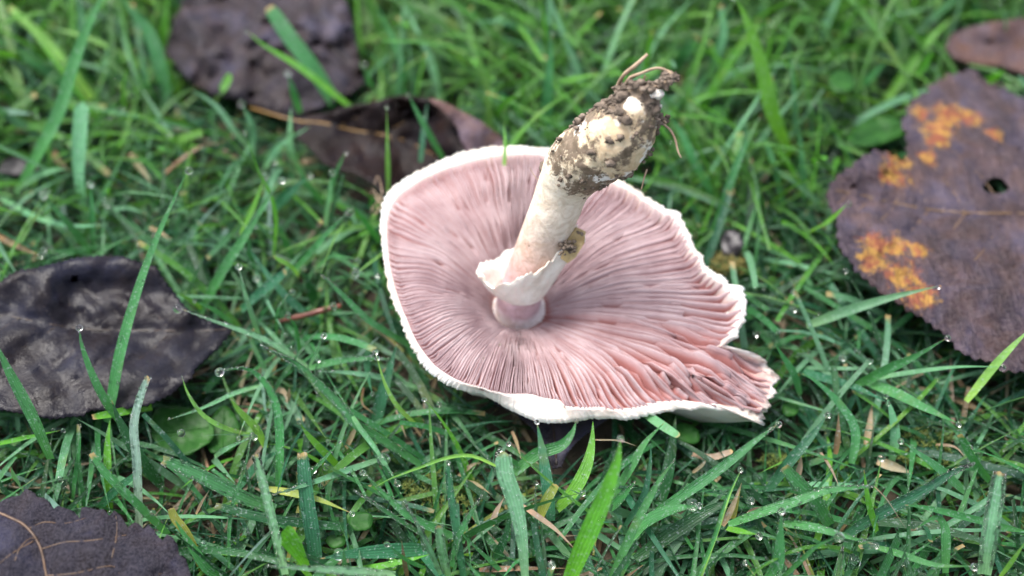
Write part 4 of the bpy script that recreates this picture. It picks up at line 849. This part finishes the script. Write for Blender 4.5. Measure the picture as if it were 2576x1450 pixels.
B_('E', [(1420, 1440), (1150, 1420), (900, 1405), (600, 1388)], 54, 'pale', 1.6, 2.6, 0, bead=140)
B_('E', [(1285, 540), (1330, 330), (1380, 150), (1430, -30)], 72, 'teal', .5, 1.9, 0, bead=40)
B_('E', [(1560, 505), (1430, 380), (1350, 230), (1295, 40)], 28, 'lime', 1.1, 2.7, 0, dry=0)
B_('E', [(880, 140), (1050, 95), (1200, 78), (1385, 75)], 48, 'mid', 1.1, 2.1, 0, bead=60)
B_('E', [(1560, 260), (1300, 190), (1100, 165), (925, 160)], 38, 'pale', .9, 1.9, 0, bead=60)
B_('E', [(2130, 490), (1900, 420), (1700, 362)], 52, 'dark', .6, 1.5, 0)
B_('E', [(420, 905), (560, 740), (720, 640)], 62, 'teal', .7, 1.7, 0)
B_('E', [(580, 245), (400, 300), (200, 390), (-20, 465)], 30, 'pale', 1.2, 2.0, 0, bead=40)
B_('E', [(510, 560), (330, 510), (200, 430), (110, 300), (70, 190)], 30, 'lime', 1.0, 2.7, 0, bead=20, dry=1)
B_('E', [(365, 1400), (380, 1050), (470, 750), (512, 560)], 22, 'mid', 1.0, 2.5, 0, bead=60)
B_('E', [(600, 640), (540, 520), (430, 400), (380, 330)], 46, 'lime', 1.2, 2.8, 0)
B_('E', [(280, 695), (360, 640), (520, 570)], 30, 'pale', 1.0, 1.9, 0, bead=40)
B_('E', [(340, 1460), (230, 1400), (120, 1240), (20, 1080)], 66, 'mid', .6, 1.7, 0)
B_('E', [(1110, 1450), (1100, 1370), (1092, 1285)], 36, 'mid', 1.6, 2.6, 0)
B_('E', [(1600, 1400), (1480, 1340), (1370, 1250)], 26, 'mid', 1.2, 2.3, 0, drop=.1)
B_('E', [(1640, 1280), (1400, 1290), (1150, 1310), (940, 1340)], 90, 'teal', .7, 1.6, 0, "broad dark blue-green blade lying flat with a brown end", dry=1)
B_('E', [(1050, 1420), (1250, 1400), (1500, 1350), (1640, 1310)], 44, 'bright', .7, 1.5, 0)
# front, right
B_('8', [(1080, 1120), (1060, 850), (1010, 600), (960, 450), (945, 310)], 92, 'pale', 1.2, 3.2, 2, "upright broad blade with a spoon-shaped rounded tip below the cap", bead=60, dry=.5)
B_('8', [(1330, 1120), (1440, 850), (1550, 600), (1630, 380), (1655, 240)], 108, 'bright', 1.5, 4.6, 0, "tall bright translucent blade in front of the cap, dotted with dew", bead=25, dry=0)
B_('8', [(1270, 660), (1380, 540), (1450, 400), (1480, 260), (1487, 125)], 78, 'bright', .9, 2.0, 0, "bent bright blade rising to the underside of the cap", dry=0)
B_('8', [(1235, 730), (1210, 500), (1180, 300), (1150, 140)], 70, 'teal', .8, 1.9, 0, "straight blue-green blade in front of the blue-black leaf")
B_('8', [(1010, 445), (1140, 330), (1290, 280), (1360, 200), (1385, 130)], 70, 'mid', 1.1, 1.8, 0)
B_('8', [(1590, 1100), (1700, 850), (1800, 640), (1890, 480), (1982, 362)], 52, 'mid', 1.2, 2.9, 0, bead=40)
B_('8', [(1600, 600), (1720, 400), (1800, 260), (1925, 130)], 50, 'mid', .9, 2.0, 0)
B_('8', [(1680, 760), (1790, 580), (1830, 400), (1838, 265)], 40, 'teal', .8, 2.2, 0)
B_('8', [(1770, 750), (2050, 560), (2300, 380), (2480, 240), (2600, 150)], 60, 'mid', .9, 2.8, 0, "long blade slanting up towards the tip of the torn flap", bead=60, dry=.6)
B_('8', [(1720, 830), (1800, 740), (1950, 670), (2050, 650), (2125, 635)], 76, 'mid', 1.0, 2.1, 0, "blade holding a large clear drop wrapped round its tip", bead=30)
B_('8', [(1770, 60), (1900, 150), (2005, 218)], 50, 'pale', 1.5, 2.0, 1, "pale cut blade end sticking out under the cap edge", dry=.6)
B_('8', [(1740, 960), (2000, 780), (2200, 660), (2345, 600)], 80, 'dark', .7, 1.7, 0)
B_('8', [(1590, 660), (1660, 590), (1745, 490)], 60, 'mid', 1.0, 2.0, 0, bead=40)
B_('8', [(1165, 700), (1210, 600), (1265, 515)], 56, 'yellow', 1.0, 1.7, 1, "stubby yellow-green blade piece cut at both ends", dry=1)
B_('8', [(2120, 1080), (2220, 820), (2290, 600), (2375, 425)], 26, 'mid', 1.2, 2.6, 0, fold=.5)
B_('8', [(1010, 600), (950, 850), (890, 960)][::-1], 50, 'dark', .5, 1.6, 0)
B_('8', [(1900, 620), (1940, 450), (1970, 260), (1990, 90)], 80, 'dark', .4, 1.5, 0)
B_('8', [(930, 300), (1000, 370), (1070, 410)][::-1], 40, 'mid', 1.0, 1.9, 0)
B_('B', [(390, 1125), (600, 1050), (850, 970), (1000, 915), (1200, 890), (1310, 885)], 60, 'mid', 1.2, 2.5, 0, "long pale-edged blade with a thread-like withered tip", bead=140, dry=1)
B_('B', [(1120, 1200), (1350, 1050), (1600, 920), (1800, 800), (1945, 740)], 74, 'teal', 1.0, 2.6, 0, "straight dewy blade rising towards the fringe-edged one", bead=220, dry=.6)
B_('B', [(2005, 1440), (2040, 1200), (2080, 950), (2102, 790)], 90, 'pale', 1.2, 3.1, 1, "upright mown blade fringed with white dew", bead=380, dry=1)
B_('B', [(2290, 1185), (1900, 1080), (1650, 1020), (1500, 1000)], 44, 'mid', 1.2, 2.3, 0)
B_('B', [(1030, 1130), (950, 1000), (850, 880), (738, 758)], 78, 'mid', 1.0, 2.5, 1, "wide mown blade with a square end below the torn flap", bead=80, dry=.7)
B_('B', [(620, 930), (780, 720), (920, 560), (1015, 435)], 64, 'teal', .7, 1.9, 0)
B_('B', [(1165, 740), (1190, 600), (1170, 480), (1060, 330), (940, 220), (850, 170)], 58, 'mid', 1.0, 2.3, 0)
B_('B', [(830, 150), (1000, 200), (1200, 260), (1395, 355)], 55, 'teal', .9, 2.0, 0)
B_('B', [(1260, 220), (1450, 300), (1650, 400), (1842, 485)], 70, 'mid', 1.2, 2.1, 0)
B_('B', [(1200, 240), (1400, 140), (1550, 70), (1770, -55)], 60, 'mid', 1.2, 2.9, 0, bead=20)
B_('B', [(1280, 205), (1500, 170), (1800, 130), (2112, 130)], 30, 'pale', 1.4, 2.4, 0)
B_('B', [(845, 310), (800, 180), (740, 80), (680, -20)], 60, 'mid', .9, 2.3, 0)
B_('B', [(1325, 1170), (1270, 980), (1242, 775)], 48, 'bright', 1.2, 2.5, 0)
B_('B', [(640, 1460), (700, 1370), (715, 1200), (725, 1045)], 74, 'mid', 1.4, 2.7, 0, bead=30)
B_('B', [(740, 1120), (900, 1140), (1100, 1190), (1318, 1250)], 55, 'mid', 1.3, 2.1, 0, bead=80)
B_('B', [(720, 1470), (850, 1350), (950, 1260), (1078, 1203)], 34, 'mid', 1.4, 2.7, 0, drop=.16)
B_('B', [(1330, 1270), (1500, 1320), (1700, 1380), (1935, 1388)], 45, 'mid', 1.0, 2.0, 0)
B_('B', [(2040, 850), (1940, 720), (1850, 555)], 44, 'mid', 1.1, 2.5, 1, dry=1)
B_('B', [(1075, 1470), (1090, 1350), (1112, 1268)], 46, 'pale', 1.5, 2.6, 0, bead=90)
B_('B', [(1880, 920), (1700, 760), (1490, 600)], 72, 'mid', .9, 1.9, 0)
B_('B', [(1760, 1430), (1760, 1250), (1750, 1130), (1690, 1080), (1560, 1160)], 58, 'mid', 1.0, 2.2, 0)
B_('B', [(1230, 1100), (1600, 1130), (1900, 1200), (2150, 1260)], 60, 'dark', .6, 1.6, 0)
B_('B', [(2270, 1230), (2180, 1350), (2100, 1460)][::-1], 50, 'lime', 1.4, 2.4, 0)
B_('B', [(220, 1450), (330, 1120), (400, 920), (470, 780)], 26, 'lime', 1.2, 2.3, 0, fold=.5)
B_('B', [(1420, 720), (1440, 560), (1420, 420), (1390, 320)], 60, 'pale', .6, 1.7, 0)
B_('B', [(380, 1150), (470, 1170), (575, 1190)], 45, 'bright', 1.3, 1.8, 0)
# right and back
B_('D', [(1110, 980), (1000, 720), (950, 500), (890, 280), (820, 90), (760, -20)], 86, 'bright', .9, 5.2, 0, "tall bright blade arching above the lawn behind the stem", dry=0)
B_('D', [(620, 1450), (720, 1180), (830, 900), (932, 715)], 48, 'mid', 1.0, 3.4, 0, "slanting blade with a dry point beside the cap's raised edge", dry=1)
B_('D', [(620, 1230), (500, 1000), (420, 830), (310, 660)], 58, 'mid', .8, 2.7, 0)
B_('D', [(600, 500), (650, 350), (690, 200), (670, 30)], 48, 'pale', .8, 2.9, 1, dry=1)
B_('D', [(1180, 1200), (1110, 1050), (1050, 950), (1000, 870)], 36, 'bright', .9, 2.5, 0)
B_('D', [(420, 780), (600, 560), (800, 440), (1000, 410), (1200, 430), (1400, 470)], 50, 'mid', .8, 2.3, 0, "blade arching low across the grass behind the stem bulb")
B_('D', [(1250, 420), (1310, 200), (1400, 0), (1430, -60)], 55, 'pale', .6, 2.8, 0)
B_('D', [(1230, 1460), (1350, 1390), (1472, 1278)], 46, 'bright', 1.6, 3.1, 0, "bright pointed blade touching the edge of the blotched leaf", dry=0)
B_('D', [(370, 720), (440, 600), (505, 495)], 40, 'mid', .8, 2.4, 0, dry=1)
B_('D', [(2440, 360), (2460, 180), (2430, 10)], 55, 'pale', .8, 2.6, 0)
B_('D', [(1480, 620), (1620, 480), (1722, 378)], 52, 'mid', .6, 2.1, 0, dry=1)
B_('D', [(1195, 1260), (1180, 1000), (1165, 795)], 44, 'mid', .8, 2.4, 0)
B_('D', [(360, 470), (440, 340), (525, 235)], 70, 'mid', .6, 2.0, 1, dry=1)
B_('D', [(1060, 1300), (1020, 1100), (960, 900), (910, 780)], 46, 'mid', .5, 2.0, 0)
B_('D', [(900, 260), (1000, 255), (1075, 240)], 46, 'bright', .8, 1.7, 1)
B_('D', [(1060, 230), (1110, 160), (1180, 95)], 56, 'bright', .8, 2.0, 1, dry=1)
B_('D', [(2330, 530), (2400, 480), (2450, 440)], 60, 'bright', .8, 2.0, 0)
B_('D', [(1860, 520), (1940, 420), (2010, 310)], 60, 'bright', .6, 2.1, 0)
B_('D', [(1700, 640), (1850, 440), (1990, 240), (2150, 100)], 60, 'bright', .4, 2.0, 0)
B_('7', [(30, 1195), (200, 1130), (400, 1070), (605, 1022)], 44, 'pale', 1.5, 2.9, 0, "light green blade whose tip lies over the orange blotches", dry=0)
B_('F', [(2430, 1010), (2520, 900), (2600, 820)], 20, 'lime', 1.6, 3.0, 0)
B_('6', [(2030, 1100), (1930, 930), (1850, 780), (1790, 655)], 46, 'mid', 1.9, 3.6, 0, "narrow blade crossing the curled leaf", dry=0)
B_('6', [(1870, 1120), (1890, 900), (1920, 700)], 36, 'teal', 1.7, 2.6, 0)
B_('6', [(1260, 1260), (1310, 1150), (1350, 1055)], 34, 'mid', 1.5, 2.6, 0)
B_('6', [(2448, 1145), (2456, 1000), (2445, 845)], 26, 'lime', 3.05, 3.9, 0, "short upright blade over the far cap rim", dry=1)
B_('F', [(1370, 355), (1378, 220), (1390, 85)], 27, 'mid', 1.0, 3.6, 0)
B_('F', [(1368, 160), (1345, 100), (1270, 58), (1190, 55)], 20, 'pale', 1.0, 2.6, 0)
B_('F', [(1110, 280), (1085, 160), (1050, 80), (1010, 0)], 18, 'pale', .8, 3.0, 0)
B_('F', [(1020, 250), (1015, 170), (985, 90), (945, 10)], 20, 'mid', .8, 3.0, 0)
B_('F', [(960, 250), (930, 210), (915, 165)], 18, 'mid', 1.0, 2.6, 0, drop=.17)

# dry straws
def straw(reg, pts, w_, col, z0, z1, label, blunt=0):
    o = blade(reg, pts, w_, col, z0, z1, blunt, label, "withered straws in the lawn", name="dry_straw", dry=1, fold=.35); o["category"] = "straw"; o.data.materials[0] = M_STRAW
straw('8', [(1060, 640), (1160, 710), (1270, 790), (1375, 895)], 32, 'straw', 1.4, 1.7, "rust tan straw lying slantwise beside the tall bright blade")
straw('8', [(880, 760), (905, 680), (950, 590)], 40, 'straw', .9, 1.3, SL)
straw('8', [(1000, 190), (1030, 270), (1055, 360)], 20, 'straw', 1.0, 1.4, SL)
straw('8', [(650, 485), (750, 400), (810, 380)], 24, 'straw', .7, 1.1, SL)
straw('8', [(670, 490), (780, 510), (870, 570)], 26, 'straw', .7, 1.1, SL)
straw('8', [(330, 850), (345, 960), (365, 1064)][::-1], 28, 'rust', .9, 1.9, "rusty pointed straw standing between dewy blades")
straw('8', [(1500, 240), (1640, 245), (1755, 280)], 9, 'straw', 1.9, 2.1, "fine white straw thread under the cap front")
straw('8', [(2090, 330), (2200, 350), (2330, 310)], 40, 'straw', .8, 1.2, SL, 1)
straw('8', [(2090, 440), (2150, 390), (2180, 340)], 20, 'straw', .8, 1.1, SL)
straw('8', [(2270, 760), (2330, 640), (2385, 500)], 36, 'straw', 1.0, 1.6, SL)
straw('8', [(800, 1030), (1000, 1020), (1330, 1015)], 36, 'rust', .7, 1.0, SL)
straw('B', [(970, 670), (1040, 780), (1090, 885)], 22, 'straw', 1.0, 1.5, SL)
straw('B', [(1065, 680), (1080, 560), (1085, 420)], 36, 'rust', 1.0, 1.7, "ochre pointed straw in the grass beyond the torn flap")
straw('B', [(1310, 885), (1400, 980), (1510, 1150)], 8, 'straw', 2.5, 2.1, "hair-thin white straw hanging from the pale-edged blade")
straw('B', [(1330, 720), (1450, 760), (1560, 800)], 60, 'straw', .7, 1.0, SL)
straw('B', [(810, 850), (840, 770), (850, 690)], 40, 'straw', .8, 1.2, SL)
straw('B', [(1260, 620), (1280, 500), (1300, 350)], 44, 'straw', .7, 1.1, SL)
straw('B', [(1700, 620), (1820, 640), (1900, 720)], 26, 'straw', .9, 1.3, SL)
straw('B', [(410, 1130), (440, 1000), (470, 870)], 36, 'yellow', .9, 1.5, SL)
straw('B', [(510, 1060), (560, 1030), (630, 1015)], 30, 'rust', 1.4, 1.6, SL)
straw('E', [(1110, 640), (1150, 560), (1190, 455)], 40, 'straw', 1.0, 1.7, "short pale straw standing behind the drooping blade")
straw('E', [(160, 1060), (200, 980), (245, 905)], 22, 'straw', 1.1, 1.6, SL)
straw('E', [(640, 265), (720, 290), (740, 370)], 34, 'straw', .9, 1.3, SL)
straw('E', [(730, 380), (745, 310), (750, 255)], 26, 'straw', .9, 1.4, SL)
straw('E', [(1220, 260), (1210, 360), (1290, 430)], 14, 'rust', .8, 1.2, SL)
straw('E', [(1420, 380), (1450, 480), (1490, 580)], 18, 'straw', .8, 1.2, SL)
straw('E', [(1560, 420), (1680, 540), (1710, 640)], 18, 'straw', .7, 1.1, SL)
straw('E', [(130, 190), (200, 160), (270, 120)], 30, 'rust', .9, 1.2, SL)
straw('A', [(740, 870), (800, 960), (860, 1040)], 36, 'straw', 1.2, 1.7, SL)
straw('A', [(300, 860), (340, 910), (390, 970)], 50, 'rust', .9, 1.3, SL)
straw('A', [(930, 990), (1050, 890), (1150, 830), (1270, 805)], 30, 'rust', 1.4, 1.9, "orange straw arching through the dewy grass")
straw('A', [(-60, 1320), (60, 1375), (160, 1420), (230, 1450)], 34, 'rust', 1.3, 1.9, "orange straw lying behind the wet dark leaf")
straw('A', [(850, 1290), (910, 1320), (970, 1360)], 24, 'straw', 1.3, 1.6, SL)

# twig, hair roots
tw = tube([P(x, y, z) for x, y, z in [(690, 812, .9), (750, 798, 1.1), (800, 785, 1.25), (858, 770, 1.3)]], [.05, .07, .08, .06], 8, 20)
v = tw[0] + .02 * np.array([[n3(*(q * 4)), n3(*(q * 4 + 3)), n3(*(q * 4 + 6))] for q in tw[0]])
tag(mesh("twig", v, tw[1], M_TWIG, None, P(690, 812, .9)), "dark red twig lying under blades beside the cap", "twig")
hr = thing("root_tuft", P(948, 530, 2.2), "tangle of fine brown root hairs hanging at the cap rim", "root tuft")
for k in range(8):
    q = [(962, 498 + 4 * k + rng.normal() * 6)]
    for j in range(4): q.append((q[-1][0] - rng.uniform(2, 11), q[-1][1] + rng.normal() * 11))
    v, f = tube([P(x, y, 2.45 + .08 * rng.normal()) for x, y in q], [.013, .008], 5, 14); mesh("root_hair", v, f, M_ROOT, hr)

# ---- the lawn itself: uncountable blades
def lawn(n, xy, L, w0, e0, curv, pal, pw_, name, label, mat, seg=6, blunt_p=.3, zbase=0., leafy=.9, zmax=3.2, tip_dry=.25):
    n = len(xy); hd = rng.uniform(0, 2 * np.pi, n); L = L * rng.uniform(.55, 1.25, n); el = e0 + rng.normal(0, .25, n); kap = curv * rng.uniform(.2, 1.4, n)
    t = np.linspace(0, 1, seg + 1); ele = el[:, None] - kap[:, None] * t[None]
    hh = hd[:, None] + rng.normal(0, .35, n)[:, None] * t[None]
    d = np.stack([np.cos(ele) * np.cos(hh), np.cos(ele) * np.sin(hh), np.sin(ele)], -1)
    p = np.concatenate([np.zeros((n, 1, 3)), np.cumsum((d[:, :-1] + d[:, 1:]) * .5 * (L / seg)[:, None, None], axis=1)], 1)
    p[:, :, :2] += xy[:, None]; p[:, :, 2] += zbase; p[:, :, 2] = np.maximum(p[:, :, 2], .06 + .1 * t)
    keep = p[:, :, 2].max(1) < zmax
    # never through the mushroom or the fallen leaves, nor in front of what the lawn leaves clear
    X_, Y_, Z_ = p[..., 0], p[..., 1], p[..., 2]; u, v_, dd = proj(p.reshape(-1, 3)); u, v_, dd = [a.reshape(X_.shape) for a in (u, v_, dd)]
    sc = CAP_S[::8, :2]; cen = C3[:2]; big = cen + (sc - cen) * 1.02
    inn = inside(big, X_, Y_); ca = np.arctan2(CAP_S[:, 1] - cen[1], CAP_S[:, 0] - cen[0]); od = np.argsort(ca)
    pa = np.arctan2(Y_ - cen[1], X_ - cen[0]); rim = np.interp(pa, ca[od], np.hypot(CAP_S[od, 0] - cen[0], CAP_S[od, 1] - cen[1]), period=2 * np.pi); zr = np.interp(pa, ca[od], CAP_S[od, 2], period=2 * np.pi)
    rr = np.hypot(X_ - cen[0], Y_ - cen[1]) / rim          # how far out under the cap: its underside rises towards the rim
    keep &= ~(inn & (Z_ > np.interp(rr, [0, .6, .78, .88, .94, 1.0], [.12, .14, .34, .6, .75, .82]) * zr)).any(1)
    def clear(poly, zlev, pr):
        i_ = inside(poly, u, v_); dl = (CAM[2] - zlev) / np.maximum(1e-6, (CAM[2] - Z_) / dd)
        return (i_ & (dd < dl)).any(1) & (rng.random(n) < pr)
    keep &= ~clear(np.array([(x, y) for x, y in S_TR]), 2.4, 1.0)
    for out, W_, ct, solid in LEAVES:
        zl = ct[:, 2].mean(); i_ = inside(W_, X_, Y_); lo = ct[:, 2].min()
        keep &= ~(i_ & (Z_ > lo - .25)).any(1)
        keep &= ~clear(out, zl, leafy if solid else 0)
    ii, jj = np.clip((v_ + 64) // 8, 0, 199).astype(int), np.clip((u + 64) // 8, 0, 339).astype(int)
    inv = (u > -64) & (u < 2640) & (v_ > -64) & (v_ < 1520)
    keep &= ~((inv & (dd < HGRID[ii, jj] - .05)).any(1) & (rng.random(n) < .8))
    p, n = p[keep], int(keep.sum()); L = L[keep]; NEAR.append(p[:, 2:].reshape(-1, 3))
    T_ = norm(np.gradient(p, axis=1)); W_ = norm(np.cross(T_, np.array([0.02, .01, 1.])))
    N_ = np.cross(W_, T_); rl = rng.normal(0, .5, n)[:, None, None]; W_ = W_ * np.cos(rl) + N_ * np.sin(rl)
    bl = rng.random(n) < blunt_p
    pt = (.65 + .35 * np.sin(np.pi * t)) * (1 - t ** 2.2) ** .8; pb = .7 + .3 * np.sin(np.pi * (t * .9))
    w_ = (w0 * rng.uniform(.55, 1.4, n))[:, None] * np.where(bl[:, None], pb[None], pt[None]) * .5
    off = N_ * (w_ * .28)[..., None]
    v = np.stack([p + W_ * w_[..., None] + off, p, p - W_ * w_[..., None] + off], 2).reshape(n, -1, 3)
    m3 = (seg + 1) * 3; idx = np.array([[3 * i + k, 3 * i + k + 1, 3 * (i + 1) + k + 1, 3 * (i + 1) + k] for i in range(seg) for k in range(2)])
    F_ = (idx[None] + (np.arange(n) * m3)[:, None, None]).reshape(-1, 4)
    uv = np.stack(np.broadcast_arrays(np.array([0, .5, 1.])[None, None, :], t[None, :, None] * np.ones((n, 1, 1))), -1).reshape(-1, 2)
    cols = np.array([PAL[k] for k in pal]); ci = rng.choice(len(pal), n, p=pw_)
    c = cols[ci] * rng.uniform(.75, 1.25, (n, 1)) * rng.uniform(.92, 1.08, (n, 3)); al_ = np.where(rng.random(n) < tip_dry, rng.uniform(.4, 1, n), 0)
    c4_ = np.repeat(np.concatenate([c, al_[:, None]], 1)[:, None], m3, 1).reshape(-1, 4)
    o = mesh(name, v.reshape(-1, 3), F_, mat, None, np.zeros(3), uv, c4_); tag(o, label, "grass", kind="stuff")
    return p
def scatter(dens, x0, x1, y0, y1):
    m = int(dens * (x1 - x0) * (y1 - y0)); c_ = max(1, m // 5); q = np.stack([rng.uniform(x0, x1, c_), rng.uniform(y0, y1, c_)], 1)
    q = np.concatenate([np.repeat(q, 4, 0) + rng.normal(0, .13, (4 * c_, 2)), np.stack([rng.uniform(x0, x1, m - 4 * c_), rng.uniform(y0, y1, m - 4 * c_)], 1)])
    cl = np.array([n3(a * .5, b * .5, 4) for a, b in q]); return q[rng.random(m) < .75 + .6 * cl]
def field(dn, df): return np.concatenate([scatter(dn, -20, 20, -13, 24)] + [scatter(df, *b) for b in ((-34, -20, -16, 30), (20, 34, -16, 30), (-20, 20, -16, -13), (-20, 20, 24, 34))])
front = lambda q: q[q[:, 1] < 3.5]
rear = lambda q: q[q[:, 1] >= 3.5]
lawn(0, field(12, 4), 2.4, .11, .7, .9, ['dark', 'mid', 'teal'], [.5, .28, .22], "short_grass", "dense short dark green grass at the bottom of the lawn", M_GRASS, 4, .2, leafy=.95, zmax=2.2)
fl = lawn(0, front(field(8, 4)), 4.0, .15, .72, 1.2, ['mid', 'dark', 'teal', 'pale', 'bright', 'fresh'], [.34, .16, .14, .14, .06, .16], "lawn_grass", "mown green lawn grass wet with dew", M_GRASS, 7, .25, leafy=.9, zmax=2.5)
lawn(0, front(scatter(2.4, -14, -3.5, -6, 5)), 3.6, .13, .9, 1.2, ['pale', 'mid', 'blue'], [.6, .3, .1], "dewy_grass", "fine pale grass whitened with dew behind the wet dark leaf", M_GRASS, 7, .1, leafy=.97, zmax=2.8)
lawn(0, rear(field(8.5, 4.5)), 4.6, .165, .95, 1.1, ['fresh', 'bright', 'mid', 'pale', 'dark', 'lime'], [.40, .24, .1, .12, .08, .06], "back_grass", "soft bright green lawn grass beyond the mushroom", M_GRASS, 7, .3, leafy=.96, zmax=3.4)
lawn(0, field(1.8, 1.2), 2.4, .10, .1, .2, ['straw', 'rust', 'yellow'], [.7, .14, .16], "dry_grass", "withered tan grass matted between the green blades", M_STRAW, 4, .3, zbase=.35, leafy=1.0, zmax=1.1)
tall = lawn(0, scatter(4, -20, 20, 5, 24), 5.0, .19, 1.15, .9, ['fresh', 'bright', 'lime', 'pale'], [.5, .3, .08, .12], "tall_grass", "longer upright green grass at the back of the lawn", M_GRASS, 7, .3, leafy=.97, zmax=4.2)

tips = [q for q in fl if q[-1, 2] > 1.5 and 100 < proj(q[-1])[0] < 2480 and 250 < proj(q[-1])[1] < 1430 and not inside(np.array(S_TR), *[[c_] for c_ in proj(q[-1])[:2]])[0]]
for i in rng.choice(len(tips), min(70, len(tips)), replace=False): d_ = rng.uniform(.06, .15); DROPS.append((tips[i][-1] - [0, 0, .25 * d_], d_))
fp = fl[(fl[:, 0, 1] < 2) & (np.abs(fl[:, 0, 0]) < 15)]
for _ in range(7000):
    q = fp[rng.integers(len(fp))]; i = rng.integers(2, 7); t_ = rng.random(); c = q[i] * t_ + q[i - 1] * (1 - t_)
    BEADS.append((c + [*rng.normal(0, .035, 2), .012], rng.uniform(.008, .024)))
# moss
def moss(px, py, rx, ry, n, z, mat, label):
    parts = []
    for _ in range(n):
        a, r = rng.uniform(0, 2 * np.pi), rng.random() ** .5; c = P(px + rx * r * math.cos(a), py + ry * r * math.sin(a), z + .25 * (1 - r * r) + rng.normal() * .05)
        for k in range(9):
            h = rng.uniform(0, 2 * np.pi); e = rng.uniform(.1, 1.3); d = np.array([math.cos(h) * math.cos(e), math.sin(h) * math.cos(e), math.sin(e)]); s_ = norm(np.cross(d, [.1, .2, 1])) * .018
            parts.append((np.array([c - s_, c + s_, c + d * rng.uniform(.08, .17)]), [[0, 1, 2]]))
    v, f = join(parts); tag(mesh("moss", v, f, mat, None, P(px, py, z)), label, "moss", kind="stuff")
moss(1835, 665, 48, 32, 170, .9, M_MOSSB, "brown yellow moss cushion beside the raised cap edge")
moss(1110, 1245, 110, 60, 130, .55, M_MOSS, "green moss between the blades below the cap")
moss(2330, 1130, 70, 60, 120, .6, M_MOSS, "green moss under the grass near the fringe-edged blade")
moss(1955, 1160, 50, 26, 60, .5, M_MOSS, "green moss under the torn flap")

# ------------------------------------------------------------------ dew
EXTRA = [(722, 183, 2.4, .15), (735, 342, 2.4, .12), (105, 487, 2.5, .17), (262, 205, 2.4, .17), (287, 208, 2.4, .14), (630, 327, 2.5, .11), (955, 1163, 2.4, .24), (465, 1103, 2.3, .14), (395, 1225, 2.2, .12), (160, 1227, 2.4, .14), (642, 1083, 2.8, .15), (852, 1395, 2.6, .2), (990, 1428, 2.4, .17), (1230, 1420, 2.2, .15), (818, 1352, 2.0, .12), (518, 1366, 2.1, .16), (1735, 1276, 2.15, .22), (2147, 1422, 1.9, .26), (2105, 1362, 2.5, .001), (1931, 1362, 2.2, .13), (1048, 1047, 2.2, .15), (106, 640, 2.0, .14), (68, 652, 2.0, .13), (905, 684, 2.3, .15), (940, 685, 2.2, .13), (830, 733, 2.8, .12), (935, 908, 2.2, .12), (960, 905, 2.2, .1), (797, 966, 2.7, .11), (1065, 1338, 2.6, .13), (358, 943, 3.2, .12), (393, 943, 3.2, .15), (885, 1145, 2.2, .14), (800, 985, 2.6, .13), (1475, 1190, 1.9, .06), (680, 782, 2.0, .17), (735, 875, 2.0, .13), (60, 1090, 2.2, .1), (300, 1235, 2.1, .11), (320, 500, 2.3, .14), (225, 455, 2.4, .14), (65, 315, 2.3, .14), (360, 130, 2.4, .15), (112, 140, 2.3, .13), (660, 662, 2.4, .09), (604, 607, 2.9, .1), (585, 665, 2.3, .12), (600, 1083, 2.2, .1), (1345, 1222, 2.2, .08), (2090, 1075, 2.0, .06)]
AP = np.concatenate(NEAR); AU, AV, AD = proj(AP)
for x, y, z, d in EXTRA:                  # each drop sits on the topmost blade there
    if d < .01: continue
    e = np.hypot(AU - x, AV - y); ok = np.where(e < max(12, e.min() + 2))[0]; k = ok[np.argmin(AD[ok])]
    DROPS.append((AP[k] + [0, 0, .25 * d], d))
dm = {k: bpy.data.meshes.new("dew_drop") for k in range(3)}
for k, m_ in dm.items():
    v = ICO2 * np.array([1, 1, [1.0, 1.12, .9][k]]); v = v + v * (.05 * np.array([n3(*(q + k * 4)) for q in v]))[:, None]
    m_.from_pydata((v * U * .5).tolist(), [], ICO2F); m_.polygons.foreach_set("use_smooth", np.ones(len(ICO2F), bool)); m_.materials.append(M_WATER)
for i, (c, d) in enumerate(DROPS):
    o = bpy.data.objects.new("dew_drop", dm[i % 3]); COL.objects.link(o); o.location = Vector(c * U); d_ = d * 1.2; o.scale = (d_, d_, d_); o.rotation_euler = (rng.uniform(-.3, .3), rng.uniform(-.3, .3), rng.uniform(0, 6))
    big = d >= .2
    if abs(d - .24) < 1e-6: tag(o, "largest hanging water drop, on the drooping blade end", "dew drop")
    elif abs(d - .22) < 1e-6: tag(o, "clear water drop wrapped round a blade tip", "dew drop")
    elif abs(d - .26) < 1e-6: tag(o, "flat wide water drop lying between crossed blades", "dew drop")
    else: u_, v_, _d = proj(c); tag(o, f"{'small' if d < .125 else 'round'} clear dew drop on a blade {nearest(u_, v_)}", "dew drop", "dew drops on the grass")
# fine beads of dew, too small to pick apart
bd = np.array([b[0] for b in BEADS]); br = np.array([b[1] for b in BEADS])
V = (bd[:, None] + ICO[None] * br[:, None, None]).reshape(-1, 3); Fb = (np.array(ICOF)[None] + (np.arange(len(bd)) * 12)[:, None, None]).reshape(-1, 3)
tag(mesh("fine_dew", V, Fb, M_WATER), "fine beads of dew fringing the grass blades", "dew", kind="stuff")

for o in bpy.data.objects:
    if "_o" in o: del o["_o"]
